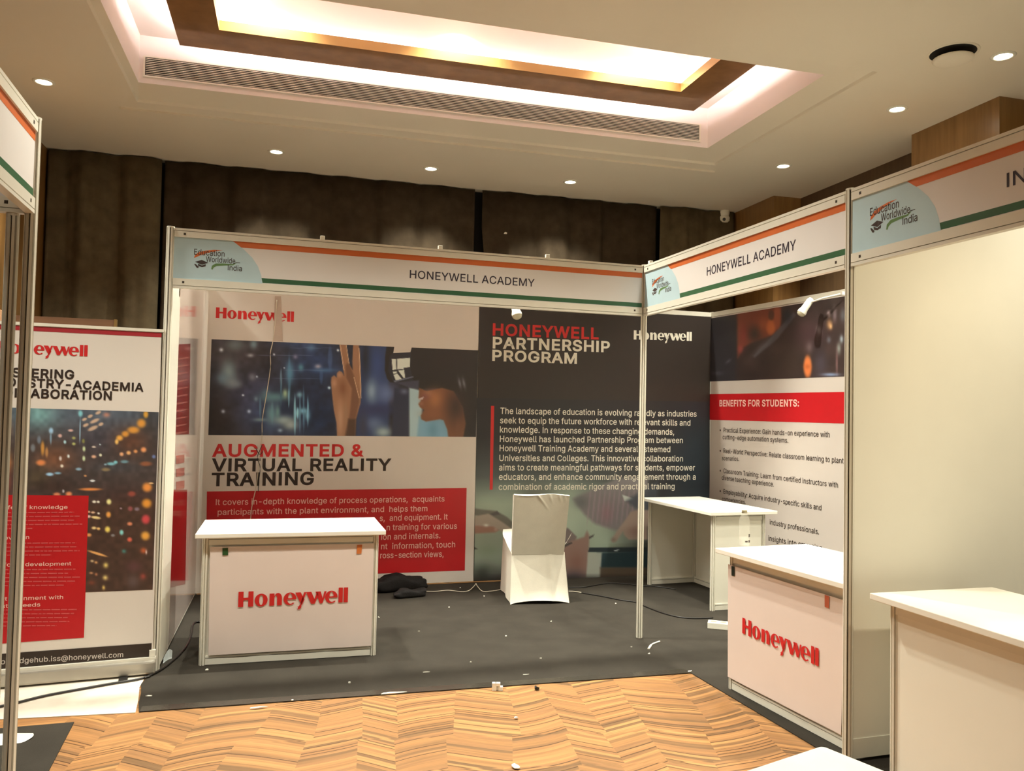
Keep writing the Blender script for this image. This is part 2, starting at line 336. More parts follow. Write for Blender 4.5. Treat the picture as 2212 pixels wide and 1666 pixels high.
# ------------------------------------------------------------------ lettering
# outlines of the letters, thousandths of an em: sign<TAB>advance<TAB>shapes (outer/holes), drawn here so that no font is needed
FACE_A = """\
 	197	
,	197	89,-126 146,78 62,78 30,-126
-	463	107,251 107,181 344,181 344,251
.	197	116,-8 133,4 145,21 148,41 145,62 133,78 116,90 95,94 75,90 58,78 46,62 43,41 46,21 58,4 75,-8 95,-11
:	197	116,267 133,279 145,296 148,316 145,337 133,354 116,366 95,369 75,366 58,354 46,337 43,316 46,296 58,279 75,267 95,264;116,-8 133,4 145,21 148,41 145,62 133,78 116,90 95,94 75,90 58,78 46,62 43,41 46,21 58,4 75,-8 95,-11
@	685	412,-138 466,-127 513,-112 494,-51 384,-77 299,-74 248,-61 205,-40 170,-12 141,25 122,68 109,120 105,178 109,235 122,287 141,330 169,367 203,396 245,417 293,431 347,435 401,431 447,417 486,396 518,368 542,335 560,299 570,258 574,215 573,167 561,99 552,81 537,70 518,66 502,70 490,79 483,93 481,110 481,342 412,342 412,320 388,337 362,347 330,350 289,345 253,328 223,302 201,268 186,228 181,182 185,136 198,93 218,58 247,29 283,11 326,6 363,10 392,24 413,43 420,55 436,31 474,10 517,4 553,8 583,22 605,45 622,73 638,141 642,215 638,269 624,321 600,370 567,412 526,448 475,476 416,493 349,499 280,493 218,477 163,450 118,413 81,367 54,311 39,249 33,179 38,108 54,44 81,-12 117,-58 163,-94 219,-121 283,-137/303,76 283,87 268,105 258,127 251,155 251,212 258,236 270,256 287,271 307,281 331,285 357,282 378,276 394,264 405,246 412,220 412,149 405,120 394,99 378,84 357,75 329,72
A	489	90,-7 198,300 254,485 223,485 269,332 390,-7 473,-7 281,516 196,516 6,-7;377,135 377,206 103,206 103,135
B	466	247,-7 302,-3 347,12 382,34 406,63 420,98 425,136 421,175 408,206 390,232 367,251 341,264 322,268 322,262 339,269 378,296 393,317 402,343 405,374 401,412 387,446 364,474 332,497 290,511 241,516 53,516 53,-7/132,224 248,224 277,221 303,212 322,198 336,180 345,159 348,137 342,108 325,86 294,70 245,64 132,64/132,445 240,445 281,439 308,424 323,400 329,372 326,350 317,330 303,314 285,302 264,295 132,292
C	520	306,-11 343,-2 376,13 406,32 433,57 454,88 470,122 482,167 403,167 383,118 353,87 313,67 267,60 225,66 188,82 156,110 131,148 116,195 110,254 116,313 131,361 155,398 188,426 225,443 267,449 313,442 353,422 383,391 403,341 482,341 470,387 454,422 432,452 406,476 376,496 342,511 306,520 267,523 203,515 146,490 99,450 64,396 41,331 33,254 41,177 64,112 99,58 146,19 203,-6 267,-14
D	512	293,1 354,25 403,63 439,116 462,179 469,255 462,331 439,394 404,446 357,484 296,508 225,516 86,516 86,445 221,445 273,439 316,422 349,394 373,358 387,311 392,255 387,199 373,152 349,115 314,87 270,70 215,64 89,64 89,-7 219,-7;53,516 53,-7 132,-7 132,516
E	428	382,-7 382,64 132,64 132,222 362,222 362,293 132,293 132,445 379,445 379,516 53,516 53,-7
F	420	132,-7 132,214 353,214 353,285 132,285 132,445 376,445 376,516 53,516 53,-7
G	530	328,-7 380,13 424,45 457,87 478,139 485,200 485,263 276,263 276,192 434,192 409,210 403,162 390,126 369,98 342,77 307,64 269,60 226,66 188,82 156,110 131,148 116,195 110,254 116,313 131,361 155,399 187,426 224,443 265,449 313,441 352,421 381,389 404,342 483,342 472,386 455,420 434,450 407,474 377,495 342,511 305,520 265,523 201,515 145,490 98,450 63,396 40,330 33,254 40,177 63,113 99,59 145,19 203,-6 269,-14
H	526	132,-7 132,225 385,225 385,-7 464,-7 464,516 385,516 385,296 132,296 132,516 53,516 53,-7
I	195	53,-7 132,-7 132,516 53,516
L	402	368,-7 368,64 132,64 132,516 53,516 53,-7
M	638	129,-7 126,464 102,464 145,338 281,-7 347,-7 463,289 523,464 500,464 497,-7 575,-7 575,516 471,516 345,189 297,42 332,42 300,143 157,516 53,516 53,-7
N	533	132,-7 131,328 126,462 97,457 158,350 383,-7 470,-7 470,516 392,516 392,157 398,46 425,49 381,133 140,516 53,516 53,-7
O	543	331,-6 388,19 434,58 470,112 493,178 500,254 493,330 470,396 434,450 388,490 331,515 267,523 203,515 146,490 100,450 64,396 41,331 33,254 41,177 64,112 100,58 146,19 203,-6 267,-14/225,66 188,82 156,110 131,147 116,195 110,254 116,313 131,361 156,399 188,427 225,443 267,449 308,443 345,427 378,399 402,362 418,313 423,254 418,195 402,147 378,110 345,82 308,66 267,60
P	454	132,-7 132,445 232,445 267,442 294,433 313,418 327,399 335,375 337,348 335,320 327,297 313,277 294,262 267,253 233,249 102,249 102,179 235,179 291,184 335,201 371,228 396,262 411,302 416,348 411,393 396,433 371,467 335,493 291,510 235,516 53,516 53,-7
R	458	132,-7 132,445 268,442 295,434 314,420 328,402 335,379 338,352 335,325 328,303 314,286 295,273 268,265 89,262 89,191 236,191 290,196 336,211 372,235 396,268 412,307 416,352 412,397 396,436 372,470 336,495 291,511 236,516 53,516 53,-7;440,-7 307,236 218,236 349,-7
S	456	279,-11 326,5 365,29 392,60 410,97 415,139 412,173 401,201 384,225 339,258 289,279 172,314 136,339 126,355 122,376 125,396 135,414 149,429 170,442 195,449 225,452 265,446 298,431 320,408 332,371 409,371 401,417 383,453 355,481 319,504 276,518 227,523 179,518 135,504 98,482 69,452 51,415 45,372 53,323 81,284 125,254 293,199 327,174 335,159 339,139 334,116 323,96 307,80 283,67 256,59 224,56 195,59 168,66 146,77 128,92 117,113 110,144 30,144 39,94 58,56 87,25 125,3 171,-11 224,-16
T	458	186,445 186,-7 264,-7 264,445 424,445 424,516 25,516 25,445
U	527	317,-9 366,9 408,38 439,76 458,122 464,173 464,516 386,516 386,178 382,146 371,116 352,92 328,74 296,63 259,59 222,63 190,74 165,92 147,116 135,146 131,178 131,516 53,516 53,173 59,122 79,76 109,38 151,9 201,-9 259,-15
W	696	235,-7 325,321 359,482 328,482 352,354 450,-7 535,-7 679,516 598,516 503,147 479,33 506,33 487,122 385,516 301,516 204,147 180,33 206,33 188,122 87,516 7,516 150,-7
Y	481	275,-7 275,206 468,516 377,516 245,296 213,223 261,223 214,321 95,516 3,516 196,206 196,-7
a	399	191,-13 218,-5 257,20 276,45 270,45 270,-7 344,-7 344,251 340,292 328,323 311,348 290,366 241,386 194,391 131,382 101,370 74,351 51,326 31,287 104,266 113,284 136,307 172,322 219,322 237,316 251,306 261,294 266,278 266,246 261,241 250,237 151,223 97,210 53,184 37,165 27,140 23,108 28,71 42,41 63,17 91,-1 125,-12 160,-16/132,59 107,77 101,89 99,105 102,122 108,134 137,152 261,175 268,179 265,117 257,97 243,79 225,65 201,56
b	434	276,-9 317,10 351,40 376,81 392,132 397,189 392,246 376,296 350,337 317,367 276,385 229,391 196,388 168,379 132,351 114,326 121,326 121,516 46,516 46,-7 119,-7 119,52 114,52 133,26 169,-2 196,-12 229,-15/190,58 166,71 146,90 132,118 123,151 120,189 123,228 132,260 146,287 165,306 190,318 220,323 251,318 276,305 295,286 309,258 318,226 321,189 318,152 309,120 295,92 275,72 251,58 220,54
c	405	263,-8 310,15 347,52 373,107 300,125 286,93 267,72 241,59 207,53 175,58 149,72 130,93 115,120 106,152 103,187 106,223 115,255 130,283 149,304 175,318 207,323 240,318 266,305 284,285 299,254 372,272 346,326 309,362 262,384 207,391 157,385 113,366 77,335 50,294 33,244 27,187 33,131 50,82 77,41 113,10 157,-9 207,-15
d	434	229,-12 255,-2 292,26 311,52 306,52 306,-7 379,-7 379,516 304,516 304,326 310,326 292,351 256,379 229,388 196,391 149,385 108,367 74,337 49,296 32,246 27,189 32,132 49,81 74,40 107,10 149,-9 195,-15/174,58 149,72 130,92 116,120 106,152 103,189 106,226 115,258 130,286 149,305 174,318 205,323 235,318 259,306 278,287 293,260 302,228 305,189 302,151 292,118 278,90 259,71 234,58 205,54
e	413	250,-12 286,-3 315,13 340,34 359,59 375,96 303,113 280,78 251,60 212,53 181,57 155,67 133,85 116,109 107,140 103,178 106,240 115,267 130,289 150,307 175,319 205,323 235,319 259,308 277,290 292,266 300,236 304,190 353,226 68,228 68,162 378,162 375,243 364,284 347,319 324,346 298,367 268,381 237,389 205,391 155,385 111,365 76,334 49,293 32,243 27,187 33,130 50,82 77,41 113,10 159,-9 212,-15
f	263	149,-7 149,419 152,441 159,455 173,463 195,467 232,460 252,526 208,536 160,534 132,525 108,510 90,490 77,463 74,432 74,-7;-1,386 -1,320 235,320 235,386
g	435	252,-154 294,-143 328,-123 356,-94 374,-56 379,-9 379,386 306,386 306,326 312,326 293,351 256,379 229,389 196,391 150,385 108,367 75,337 49,296 32,247 27,191 32,135 49,87 75,48 109,21 150,3 195,-2 228,1 255,10 292,36 310,61 304,61 304,-5 297,-44 277,-69 247,-85 207,-90 179,-88 157,-82 127,-61 103,-32 41,-67 77,-115 101,-133 132,-147 167,-155 207,-158/174,70 149,82 130,100 115,126 106,156 103,193 106,228 115,259 130,286 149,306 174,318 205,323 235,318 260,306 279,287 293,261 302,230 305,193 302,155 293,124 279,99 260,81 235,70 205,66
h	420	124,255 132,280 146,298 164,311 186,319 210,322 243,316 268,299 283,273 289,234 289,-7 364,-7 364,240 360,286 347,324 326,354 298,375 266,387 227,391 185,386 148,368 118,336 91,280 121,280 121,516 46,516 46,-7 121,-7 121,227
i	176	121,-7 121,386 46,386 46,-7;103,439 119,450 130,465 133,483 130,502 119,517 103,528 84,531 64,528 49,517 37,502 34,483 37,465 49,450 64,439 84,436
j	176	46,-29 43,-52 35,-67 22,-76 -17,-81 -17,-151 38,-146 68,-135 91,-118 108,-93 118,-64 121,-30 121,386 46,386;103,439 119,450 130,465 133,483 130,502 119,517 103,528 83,531 64,528 48,517 37,502 34,483 37,465 48,450 64,439 83,436
k	390	121,-7 121,516 46,516 46,-7;386,-7 192,240 139,187 291,-7;180,192 187,192 374,385 281,386 118,219 103,219 104,123
l	199	163,-8 189,-2 176,61 132,61 126,66 122,78 121,516 46,516 46,84 51,45 69,15 99,-4
m	619	121,-7 121,238 124,264 132,286 145,302 161,314 180,321 199,323 227,319 248,306 262,285 267,259 267,-7 342,-7 345,269 351,287 363,302 378,314 397,321 419,323 445,319 468,308 483,286 489,253 489,-7 564,-7 564,255 560,298 547,331 527,359 500,378 470,390 437,393 406,390 378,381 353,367 332,348 316,324 302,288 331,288 315,334 292,366 260,387 219,393 194,391 169,382 147,369 127,351 112,326 98,288 119,288 119,386 46,386 46,-7
n	419	124,255 132,280 146,298 164,311 186,319 210,322 243,316 268,299 283,273 289,234 289,-7 364,-7 364,240 360,286 347,324 326,354 298,375 266,387 227,391 185,386 148,368 118,336 91,280 119,280 119,386 46,386 46,-7 121,-7 121,227
o	425	258,-9 303,10 338,41 365,82 383,131 388,187 383,245 365,294 338,335 303,366 258,385 207,391 157,385 113,366 77,335 50,294 33,244 27,187 33,131 50,82 77,41 113,10 157,-9 207,-15/175,58 149,72 130,93 115,120 106,152 103,187 106,223 115,255 130,283 149,304 175,318 207,323 240,318 266,304 286,283 300,255 309,223 312,187 309,152 300,120 286,93 266,72 240,58 207,53
p	434	121,-150 121,52 114,52 133,26 170,-2 196,-12 229,-15 276,-9 317,10 351,40 376,81 392,132 397,189 392,246 376,296 350,337 317,367 276,385 229,391 196,388 168,379 132,351 114,326 119,326 119,386 46,386 46,-150/190,58 166,71 146,90 132,118 123,151 120,189 123,228 132,260 146,287 165,306 190,318 220,323 251,318 276,305 295,286 309,258 318,226 321,189 318,152 309,120 295,92 275,72 251,58 220,54
q	434	379,386 306,386 306,326 311,326 292,351 256,379 229,388 196,391 149,385 108,367 74,337 49,296 32,246 27,189 32,132 49,81 74,40 107,10 149,-9 195,-15 229,-12 255,-2 292,26 310,52 304,52 304,-150 379,-150/174,58 149,72 130,92 116,120 106,152 103,189 106,226 115,258 130,286 149,305 174,318 205,323 235,318 259,306 278,287 293,260 302,228 305,189 302,151 292,118 278,90 259,71 234,58 205,54
r	269	121,-7 121,237 124,260 132,280 145,296 162,309 184,316 207,319 250,314 250,391 179,387 148,373 124,351 111,328 119,328 119,386 46,386 46,-7
s	374	224,-12 263,0 294,18 318,43 333,73 338,107 332,145 311,176 278,200 147,239 129,248 119,261 116,277 120,296 135,311 158,322 187,326 217,321 239,310 252,294 264,269 333,285 320,319 304,344 283,364 257,378 224,388 187,391 148,388 112,376 83,360 59,336 44,307 40,274 46,234 67,203 101,180 234,141 249,131 258,118 261,103 256,85 240,68 215,57 181,52 152,56 128,66 111,83 98,115 27,99 39,60 57,33 80,12 109,-4 144,-12 182,-15
t	237	58,92 65,49 87,16 123,-5 168,-11 221,-4 208,61 152,60 141,66 135,78 133,478 58,478;-1,386 -1,320 211,320 211,386
u	420	224,-7 261,11 292,43 318,99 291,99 291,-7 364,-7 364,386 289,386 289,153 286,124 277,100 263,82 245,68 224,60 200,57 167,63 142,80 126,107 121,144 121,386 46,386 46,139 50,94 63,56 84,26 112,5 144,-8 182,-12
v	399	231,-7 381,386 300,386 217,157 175,14 215,14 184,123 89,386 7,386 158,-7
w	577	204,-7 270,223 300,345 268,345 363,-7 434,-7 554,386 475,386 427,216 382,34 411,34 321,386 247,386 199,216 156,34 184,34 92,386 14,386 133,-7
x	388	95,-7 154,81 217,189 160,189 283,-7 371,-7 204,229 204,154 365,386 278,386 227,310 163,199 220,199 104,386 16,386 176,156 176,233 8,-7
y	399	76,-152 118,-150 142,-142 163,-130 182,-111 197,-88 381,386 300,386 217,157 175,14 215,14 184,123 89,386 7,386 156,-1 145,-33 125,-69 115,-77 88,-83 56,-78 38,-144
z	390	346,-7 346,63 140,63 340,329 340,386 41,386 41,316 240,316 35,48 35,-7
•	398	225,89 252,101 277,119 295,144 307,171 311,202 307,233 295,261 277,284 252,302 225,314 194,318 164,314 135,302 112,284 94,261 82,233 78,202 82,171 94,144 112,119 135,101 164,89 194,86"""
FACE_B = """\
 	223	
&	483	238,-27 279,-16 318,3 350,30 391,79 420,136 429,177 434,248 327,248 322,190 314,160 301,134 283,112 264,95 241,81 218,74 193,70 171,73 154,79 140,88 130,100 123,114 121,131 123,147 130,161 145,177 271,275 309,309 338,353 348,403 343,440 329,472 307,500 277,521 240,534 200,537 160,534 123,520 92,498 70,470 56,436 51,398 54,365 65,334 82,305 353,-24 486,-23 188,341 167,373 162,399 167,418 180,431 202,437 217,434 228,427 235,417 238,404 237,396 227,377 210,361 68,252 26,201 13,169 10,133 16,89 33,49 62,16 99,-10 145,-26 197,-31
-	489	90,268 90,164 361,164 361,268
:	223	122,251 145,267 161,290 165,316 161,343 145,366 122,382 95,386 69,382 46,366 30,343 26,316 30,290 46,267 69,251 95,247;122,-24 145,-8 161,15 165,41 161,68 145,91 123,105 95,112 68,105 46,91 30,68 26,41 30,15 46,-8 69,-24 95,-28
A	515	102,-24 214,295 277,502 200,502 253,326 378,-24 497,-24 293,533 184,533 -18,-24;394,118 394,223 86,223 86,118
B	492	248,-24 306,-20 354,-4 393,21 421,55 436,94 442,136 438,179 423,215 403,244 376,265 347,280 339,282 339,250 347,254 390,284 409,309 419,339 422,374 417,416 402,454 376,487 340,513 294,528 242,533 36,533 36,-24/149,207 247,207 274,204 295,197 310,185 321,172 329,155 331,138 326,115 314,99 289,86 244,81 149,81/149,428 238,428 275,423 296,411 307,394 312,371 310,355 303,339 292,327 277,318 261,312 149,310
C	546	309,-28 349,-18 384,-2 417,19 446,46 469,79 486,116 505,184 392,184 369,127 343,101 308,83 267,77 230,82 197,97 169,121 147,155 133,199 127,254 133,309 147,354 168,387 197,412 230,427 267,432 308,426 343,408 369,382 392,324 504,324 486,393 469,430 445,463 417,490 384,511 348,527 309,537 266,540 199,531 137,505 86,461 48,404 24,334 16,254 24,174 48,104 86,47 137,4 199,-22 266,-31
D	538	297,-16 363,10 416,51 455,108 479,176 486,255 479,334 455,402 417,457 365,499 300,524 226,533 69,533 69,428 220,428 269,423 307,407 336,383 357,351 370,307 375,255 370,203 357,159 336,126 306,102 266,87 214,81 72,81 72,-24 220,-24;36,533 36,-24 149,-24 149,533
E	454	399,-24 399,81 149,81 149,205 379,205 379,310 149,310 149,428 396,428 396,533 36,533 36,-24
F	446	149,-24 149,197 370,197 370,302 149,302 149,428 393,428 393,533 36,533 36,-24
G	556	332,-23 389,-2 436,33 472,79 494,135 502,199 502,280 259,280 259,175 434,175 394,230 387,166 375,135 357,110 333,92 303,81 269,77 230,82 197,97 169,121 147,155 133,199 127,254 133,309 147,354 168,388 196,412 229,427 265,432 307,425 341,408 367,379 393,325 505,325 488,392 470,428 447,461 418,488 386,510 348,527 308,537 264,540 196,531 136,505 85,461 47,404 23,334 16,254 23,174 47,105 86,48 136,4 199,-22 269,-31
H	552	149,-24 149,208 368,208 368,-24 481,-24 481,533 368,533 368,313 149,313 149,533 36,533 36,-24
I	221	36,-24 149,-24 149,533 36,533
L	428	385,-24 385,81 149,81 149,533 36,533 36,-24
M	664	146,-24 143,481 78,481 129,332 270,-24 358,-24 479,283 547,481 483,481 480,-24 592,-24 592,533 460,533 329,195 274,25 355,25 316,149 169,533 36,533 36,-24
N	559	149,-24 148,329 142,483 70,470 143,342 374,-24 487,-24 487,533 375,533 375,156 383,27 451,35 396,142 149,533 36,533 36,-24
O	569	335,-22 397,4 447,47 486,104 510,174 517,254 510,334 486,404 447,461 397,505 335,531 267,540 199,531 137,505 87,461 48,404 24,334 16,254 24,174 48,104 87,47 137,4 199,-22 267,-31/230,82 197,97 169,121 147,155 133,199 127,254 133,309 147,354 169,388 197,412 230,427 267,432 303,427 336,412 365,388 386,355 401,309 406,254 401,199 386,154 365,121 336,97 303,82 267,77
P	480	149,-24 149,428 231,428 263,425 286,418 301,406 311,391 318,371 320,348 318,324 311,305 300,289 285,277 264,270 232,266 85,266 85,162 236,162 294,167 344,186 383,216 411,253 428,299 433,348 428,397 411,442 383,479 344,508 295,527 236,533 36,533 36,-24
R	484	149,-24 149,427 265,425 287,418 302,408 312,394 318,375 321,352 318,329 313,312 303,299 288,289 265,282 72,279 72,174 237,174 294,179 344,195 384,222 411,259 429,303 433,352 429,401 411,445 384,482 344,511 295,528 237,533 36,533 36,-24;468,-24 317,253 190,253 339,-24
S	482	283,-28 333,-11 376,16 406,51 426,92 432,139 429,176 416,209 396,237 348,273 295,295 180,330 148,351 142,361 139,376 141,390 149,404 160,416 177,426 199,432 224,435 260,430 288,417 305,399 320,354 430,354 417,423 397,463 366,495 326,520 280,535 227,540 175,535 128,520 87,495 55,462 35,420 28,372 37,317 69,272 117,238 285,183 314,163 319,153 322,139 318,122 310,107 296,93 277,82 253,76 224,73 198,76 174,82 156,91 142,103 133,119 123,161 9,161 23,88 44,46 76,12 118,-13 167,-28 224,-33
T	484	169,428 169,-24 281,-24 281,428 441,428 441,533 8,533 8,428
U	553	320,-26 374,-7 420,25 454,68 474,118 481,172 481,533 369,533 369,179 366,150 356,125 340,104 320,89 293,80 259,76 225,80 198,89 177,104 162,125 151,150 148,179 148,533 36,533 36,172 43,118 64,68 97,25 143,-7 198,-26 259,-32
V	515	295,-24 497,533 378,533 267,214 202,7 282,7 101,533 -18,533 187,-24
W	722	248,-24 341,317 380,499 307,499 336,351 437,-24 548,-24 701,533 584,533 487,150 458,16 527,16 503,125 399,533 287,533 188,150 159,16 226,16 204,125 101,533 -15,533 137,-24
Y	507	292,-24 292,201 498,533 367,533 230,304 188,206 288,206 229,329 104,533 -27,533 179,201 179,-24"""
def _face(txt):
    F = {}
    for ln in txt.split('\n'):
        ch, adv, sh = ln.split('\t')
        F[ch] = (int(adv), [[[tuple(map(int, p.split(','))) for p in l.split(' ')] for l in g.split('/')] for g in sh.split(';')] if sh else [])
    return F
FACES = (_face(FACE_A), _face(FACE_B))
_TC = {}
def _wind(x, y, l):
    r = 0
    for i in range(len(l)):
        (x0, y0), (x1, y1) = l[i - 1], l[i]
        if (y0 > y) != (y1 > y) and x < (x1 - x0) * (y - y0) / (y1 - y0) + x0: r += 1 if y1 > y0 else -1
    return r
def _area(l): return sum(l[i - 1][0] * l[i][1] - l[i][0] * l[i - 1][1] for i in range(len(l)))
def fill(loops):
    """triangles of an outline with holes"""
    sg = 1 if _area(loops[0]) > 0 else -1
    loops = [loops[0]] + [h if _area(h) * sg < 0 else h[::-1] for h in loops[1:]]
    pts_, edges = [], []
    for l in loops:
        b = len(pts_); n = len(l); pts_ += [Vector((float(x), float(y))) for x, y in l]; edges += [(b + i, b + (i + 1) % n) for i in range(n)]
    vs, _, fs, _, _, _ = delaunay_2d_cdt(pts_, edges, [], 0, 1e-4)
    out = []
    for f in fs:
        cx, cy = sum(vs[i].x for i in f) / len(f), sum(vs[i].y for i in f) / len(f)
        if sum(_wind(cx, cy, l) for l in loops) * sg > 0: out.append(tuple(f))
    return [(v.x, v.y) for v in vs], out
def _font_mesh(s, bold):
    F = FACES[1 if bold else 0]; x = 0; v, f = [], []
    for ch in s:
        adv, groups = F.get(ch) or FACES[0].get(ch) or (250, [])
        key = (ch, bool(bold))
        if key not in _TC:
            _TC[key] = [fill(g) for g in groups]
        for pts_, tri in _TC[key]:
            b0 = len(v); v += [((x + a) / 1000, (b + (24 if bold else 7)) / 1000) for a, b in pts_]; f += [tuple(i + b0 for i in t) for t in tri]
        x += adv
    return v, f
def CAPH(bold): return .557 if bold else .523
def letters(mb, pl, s, p0, p1, cap, off, bold=0.0, wmax=None):
    """one line of type from plane point p0 to p1 (its baseline), cap metres tall"""
    v, f = _font_mesh(s, bold)
    x0 = min(q[0] for q in v); x1 = max(q[0] for q in v)
    dx, dz = p1[0] - p0[0], p1[1] - p0[1]
    sc = cap / CAPH(bold)
    mb.add([pl.P(p0[0] + dx * (q[0] - x0) / (x1 - x0), p0[1] + dz * (q[0] - x0) / (x1 - x0) + q[1] * sc, off) for q in v], f)
def T(mb, pl, s, a, b, ytop, off=0.006, bold=0.0):
    p0, p1 = pl.at(*a), pl.at(*b)
    cap = pl.at(a[0], ytop)[1] - p0[1]
    letters(mb, pl, s, p0, p1, cap, off, bold)
def ell(cx, cy, rx, ry, a0, a1, n=16):
    return [(cx + rx * math.cos(R(a0 + (a1 - a0) * i / n)), cy + ry * math.sin(R(a0 + (a1 - a0) * i / n))) for i in range(n + 1)]
def _e_shape(x):
    out = ell(x + 62, 60, 62, 63, 0, 318, 30)
    inn = ell(x + 70, 60, 34, 50, 308, 180, 14)
    return [[(x + 124, 52)] + [(x + 124, 60)] + out[1:] + inn + [(x + 40, 52)], [p for p in ell(x + 64, 66, 20, 46, 0, 180, 12)]]
WORD = []   # the wordmark, 1064 wide and 150 tall: lists of loops (outer, holes)
WORD += [[[(0, 0), (48, 0), (48, 150), (0, 150)]], [[(94, 0), (142, 0), (142, 150), (94, 150)]], [[(48, 66), (94, 66), (94, 90), (48, 90)]]]
WORD += [[ell(216, 60, 62, 63, 0, 350, 30), ell(216, 60, 19, 50, 0, 350, 20)]]
WORD += [[[(295, 0), (342, 0), (342, 120), (295, 120)]], [[(342, 92)] + ell(376, 72, 39, 51, 125, 0, 14) + [(415, 0), (368, 0), (368, 72)] + ell(356, 74, 12, 26, 20, 170, 8)]]
WORD += [_e_shape(430)]
WORD += [[[(542, 120), (596, 120), (634, 46), (612, -4), (600, 2)]], [[(628, 120), (652, 120), (604, -14)] + ell(572, -22, 34, 28, 20, -90, 8) + [(556, -50)] + ell(556, -34, 17, 16, -90, 110, 8) + [(576, -22), (594, 0)]]]
WORD += [[[(648, 120), (700, 120), (736, 36), (716, 0), (700, 0)]], [[(716, 0), (736, 0), (770, 84), (758, 120), (748, 96)]], [[(740, 120), (792, 120), (816, 40), (802, 0), (786, 0)]], [[(802, 0), (812, 0), (850, 120), (828, 120)]]]
WORD += [_e_shape(836)]
WORD += [[[(970, 0), (1012, 0), (1012, 150), (970, 150)]], [[(1022, 0), (1064, 0), (1064, 150), (1022, 150)]]]
def wordmark(mb, pl, p0, p1, off, k=1.0):
    dx, dz = p1[0] - p0[0], p1[1] - p0[1]; sc = math.hypot(dx, dz) / 1064.0
    for loops in WORD:
        flat, t = fill(loops)
        mb.add([pl.P(p0[0] + dx * x / 1064, p0[1] + dz * x / 1064 + y * sc * k, off) for x, y in flat], t)

# ------------------------------------------------------------------ printed pictures: ink colours per point of a fine mesh
class Paint:
    def __init__(s, X, Y):
        s.X, s.Y = X, Y; s.c = np.zeros((len(X), 3))
    def mix(s, col, a):
        s.c += (np.array(col, float) - s.c) * np.clip(a, 0, 1)[:, None]
    def fill(s, col): s.c[:] = col
    def blob(s, cx, cy, rx, ry, col, a=1.0, rot=0.0, p=2.0):
        dx, dy = s.X - cx, s.Y - cy; cr, sr = math.cos(R(rot)), math.sin(R(rot))
        u, v = (dx * cr + dy * sr) / rx, (-dx * sr + dy * cr) / ry
        s.mix(col, a * np.exp(-(u * u + v * v) ** (p / 2)))
    def box(s, cx, cy, rx, ry, col, a=1.0, rot=0.0): s.blob(cx, cy, rx, ry, col, a, rot, 6)
    def poly(s, pts, col, soft=1.6, a=1.0):
        n = len(pts); ins = np.zeros(len(s.X), bool); d = np.full(len(s.X), 1e9)
        for i in range(n):
            (x0, y0), (x1, y1) = pts[i], pts[(i + 1) % n]
            if y0 != y1:
                ins ^= ((y0 > s.Y) != (y1 > s.Y)) & (s.X < (x1 - x0) * (s.Y - y0) / (y1 - y0) + x0)
            ex, ey = x1 - x0, y1 - y0; l2 = ex * ex + ey * ey + 1e-9
            t = np.clip(((s.X - x0) * ex + (s.Y - y0) * ey) / l2, 0, 1)
            d = np.minimum(d, np.hypot(s.X - x0 - t * ex, s.Y - y0 - t * ey))
        s.mix(col, a * np.clip(0.5 + np.where(ins, d, -d) / soft, 0, 1))
    def noise(s, amp, scale, seed):
        rg = np.random.RandomState(seed); g = rg.rand(64, 64)
        x, y = s.X / scale, s.Y / scale; i, j = np.floor(x).astype(int), np.floor(y).astype(int); u, v = x - i, y - j
        u, v = u * u * (3 - 2 * u), v * v * (3 - 2 * v)
        q = lambda a, b: g[a % 64, b % 64]
        n = q(i, j) * (1 - u) * (1 - v) + q(i + 1, j) * u * (1 - v) + q(i, j + 1) * (1 - u) * v + q(i + 1, j + 1) * u * v
        s.c *= (1 + amp * (n - 0.5))[:, None]
def picture(name, pl, quad, step, paint, off, parent, ref, mat=None):
    (x0, y0), (x1, y1), (x2, y2), (x3, y3) = quad
    nx = max(4, int(max(abs(x1 - x0), abs(x2 - x3)) / step)); ny = max(4, int(max(abs(y3 - y0), abs(y2 - y1)) / step))
    u, v = np.meshgrid(np.linspace(0, 1, nx + 1), np.linspace(0, 1, ny + 1)); u, v = u.ravel(), v.ravel()
    X = x0 * (1 - u) * (1 - v) + x1 * u * (1 - v) + x2 * u * v + x3 * (1 - u) * v
    Y = y0 * (1 - u) * (1 - v) + y1 * u * (1 - v) + y2 * u * v + y3 * (1 - u) * v
    d = FV[None] + RV[None] * ((X - W / 2) / FPX)[:, None] - UV[None] * ((Y - H / 2) / FPX)[:, None]
    t = (pl.n @ (pl.p0 - CAM[:2])) / (d[:, :2] @ pl.n)
    q = CAM[None] + d * t[:, None]; q[:, :2] += pl.n[None] * off
    p = Paint(X, Y); paint(p)
    c = np.clip(p.c, 0, 255) / 255.0; c = np.where(c <= 0.04045, c / 12.92, ((c + 0.055) / 1.055) ** 2.4)
    c = np.clip(c / np.array(L3(ref))[None] * 0.78, 0, 0.92)
    i = np.arange(nx * ny); a = (i // nx) * (nx + 1) + i % nx
    F = np.stack([a, a + nx + 1, a + nx + 2, a + 1], 1)
    o0 = np.array(ORG[parent.name])
    me = bpy.data.meshes.new(name)
    me.from_pydata((q - o0).tolist(), [], F.tolist())
    at = me.color_attributes.new('ink', 'FLOAT_COLOR', 'POINT')
    at.data.foreach_set('color', np.concatenate([c, np.ones((len(c), 1))], 1).ravel())
    me.materials.append(mat or INK); me.update()
    return link(bpy.data.objects.new(name, me), parent)

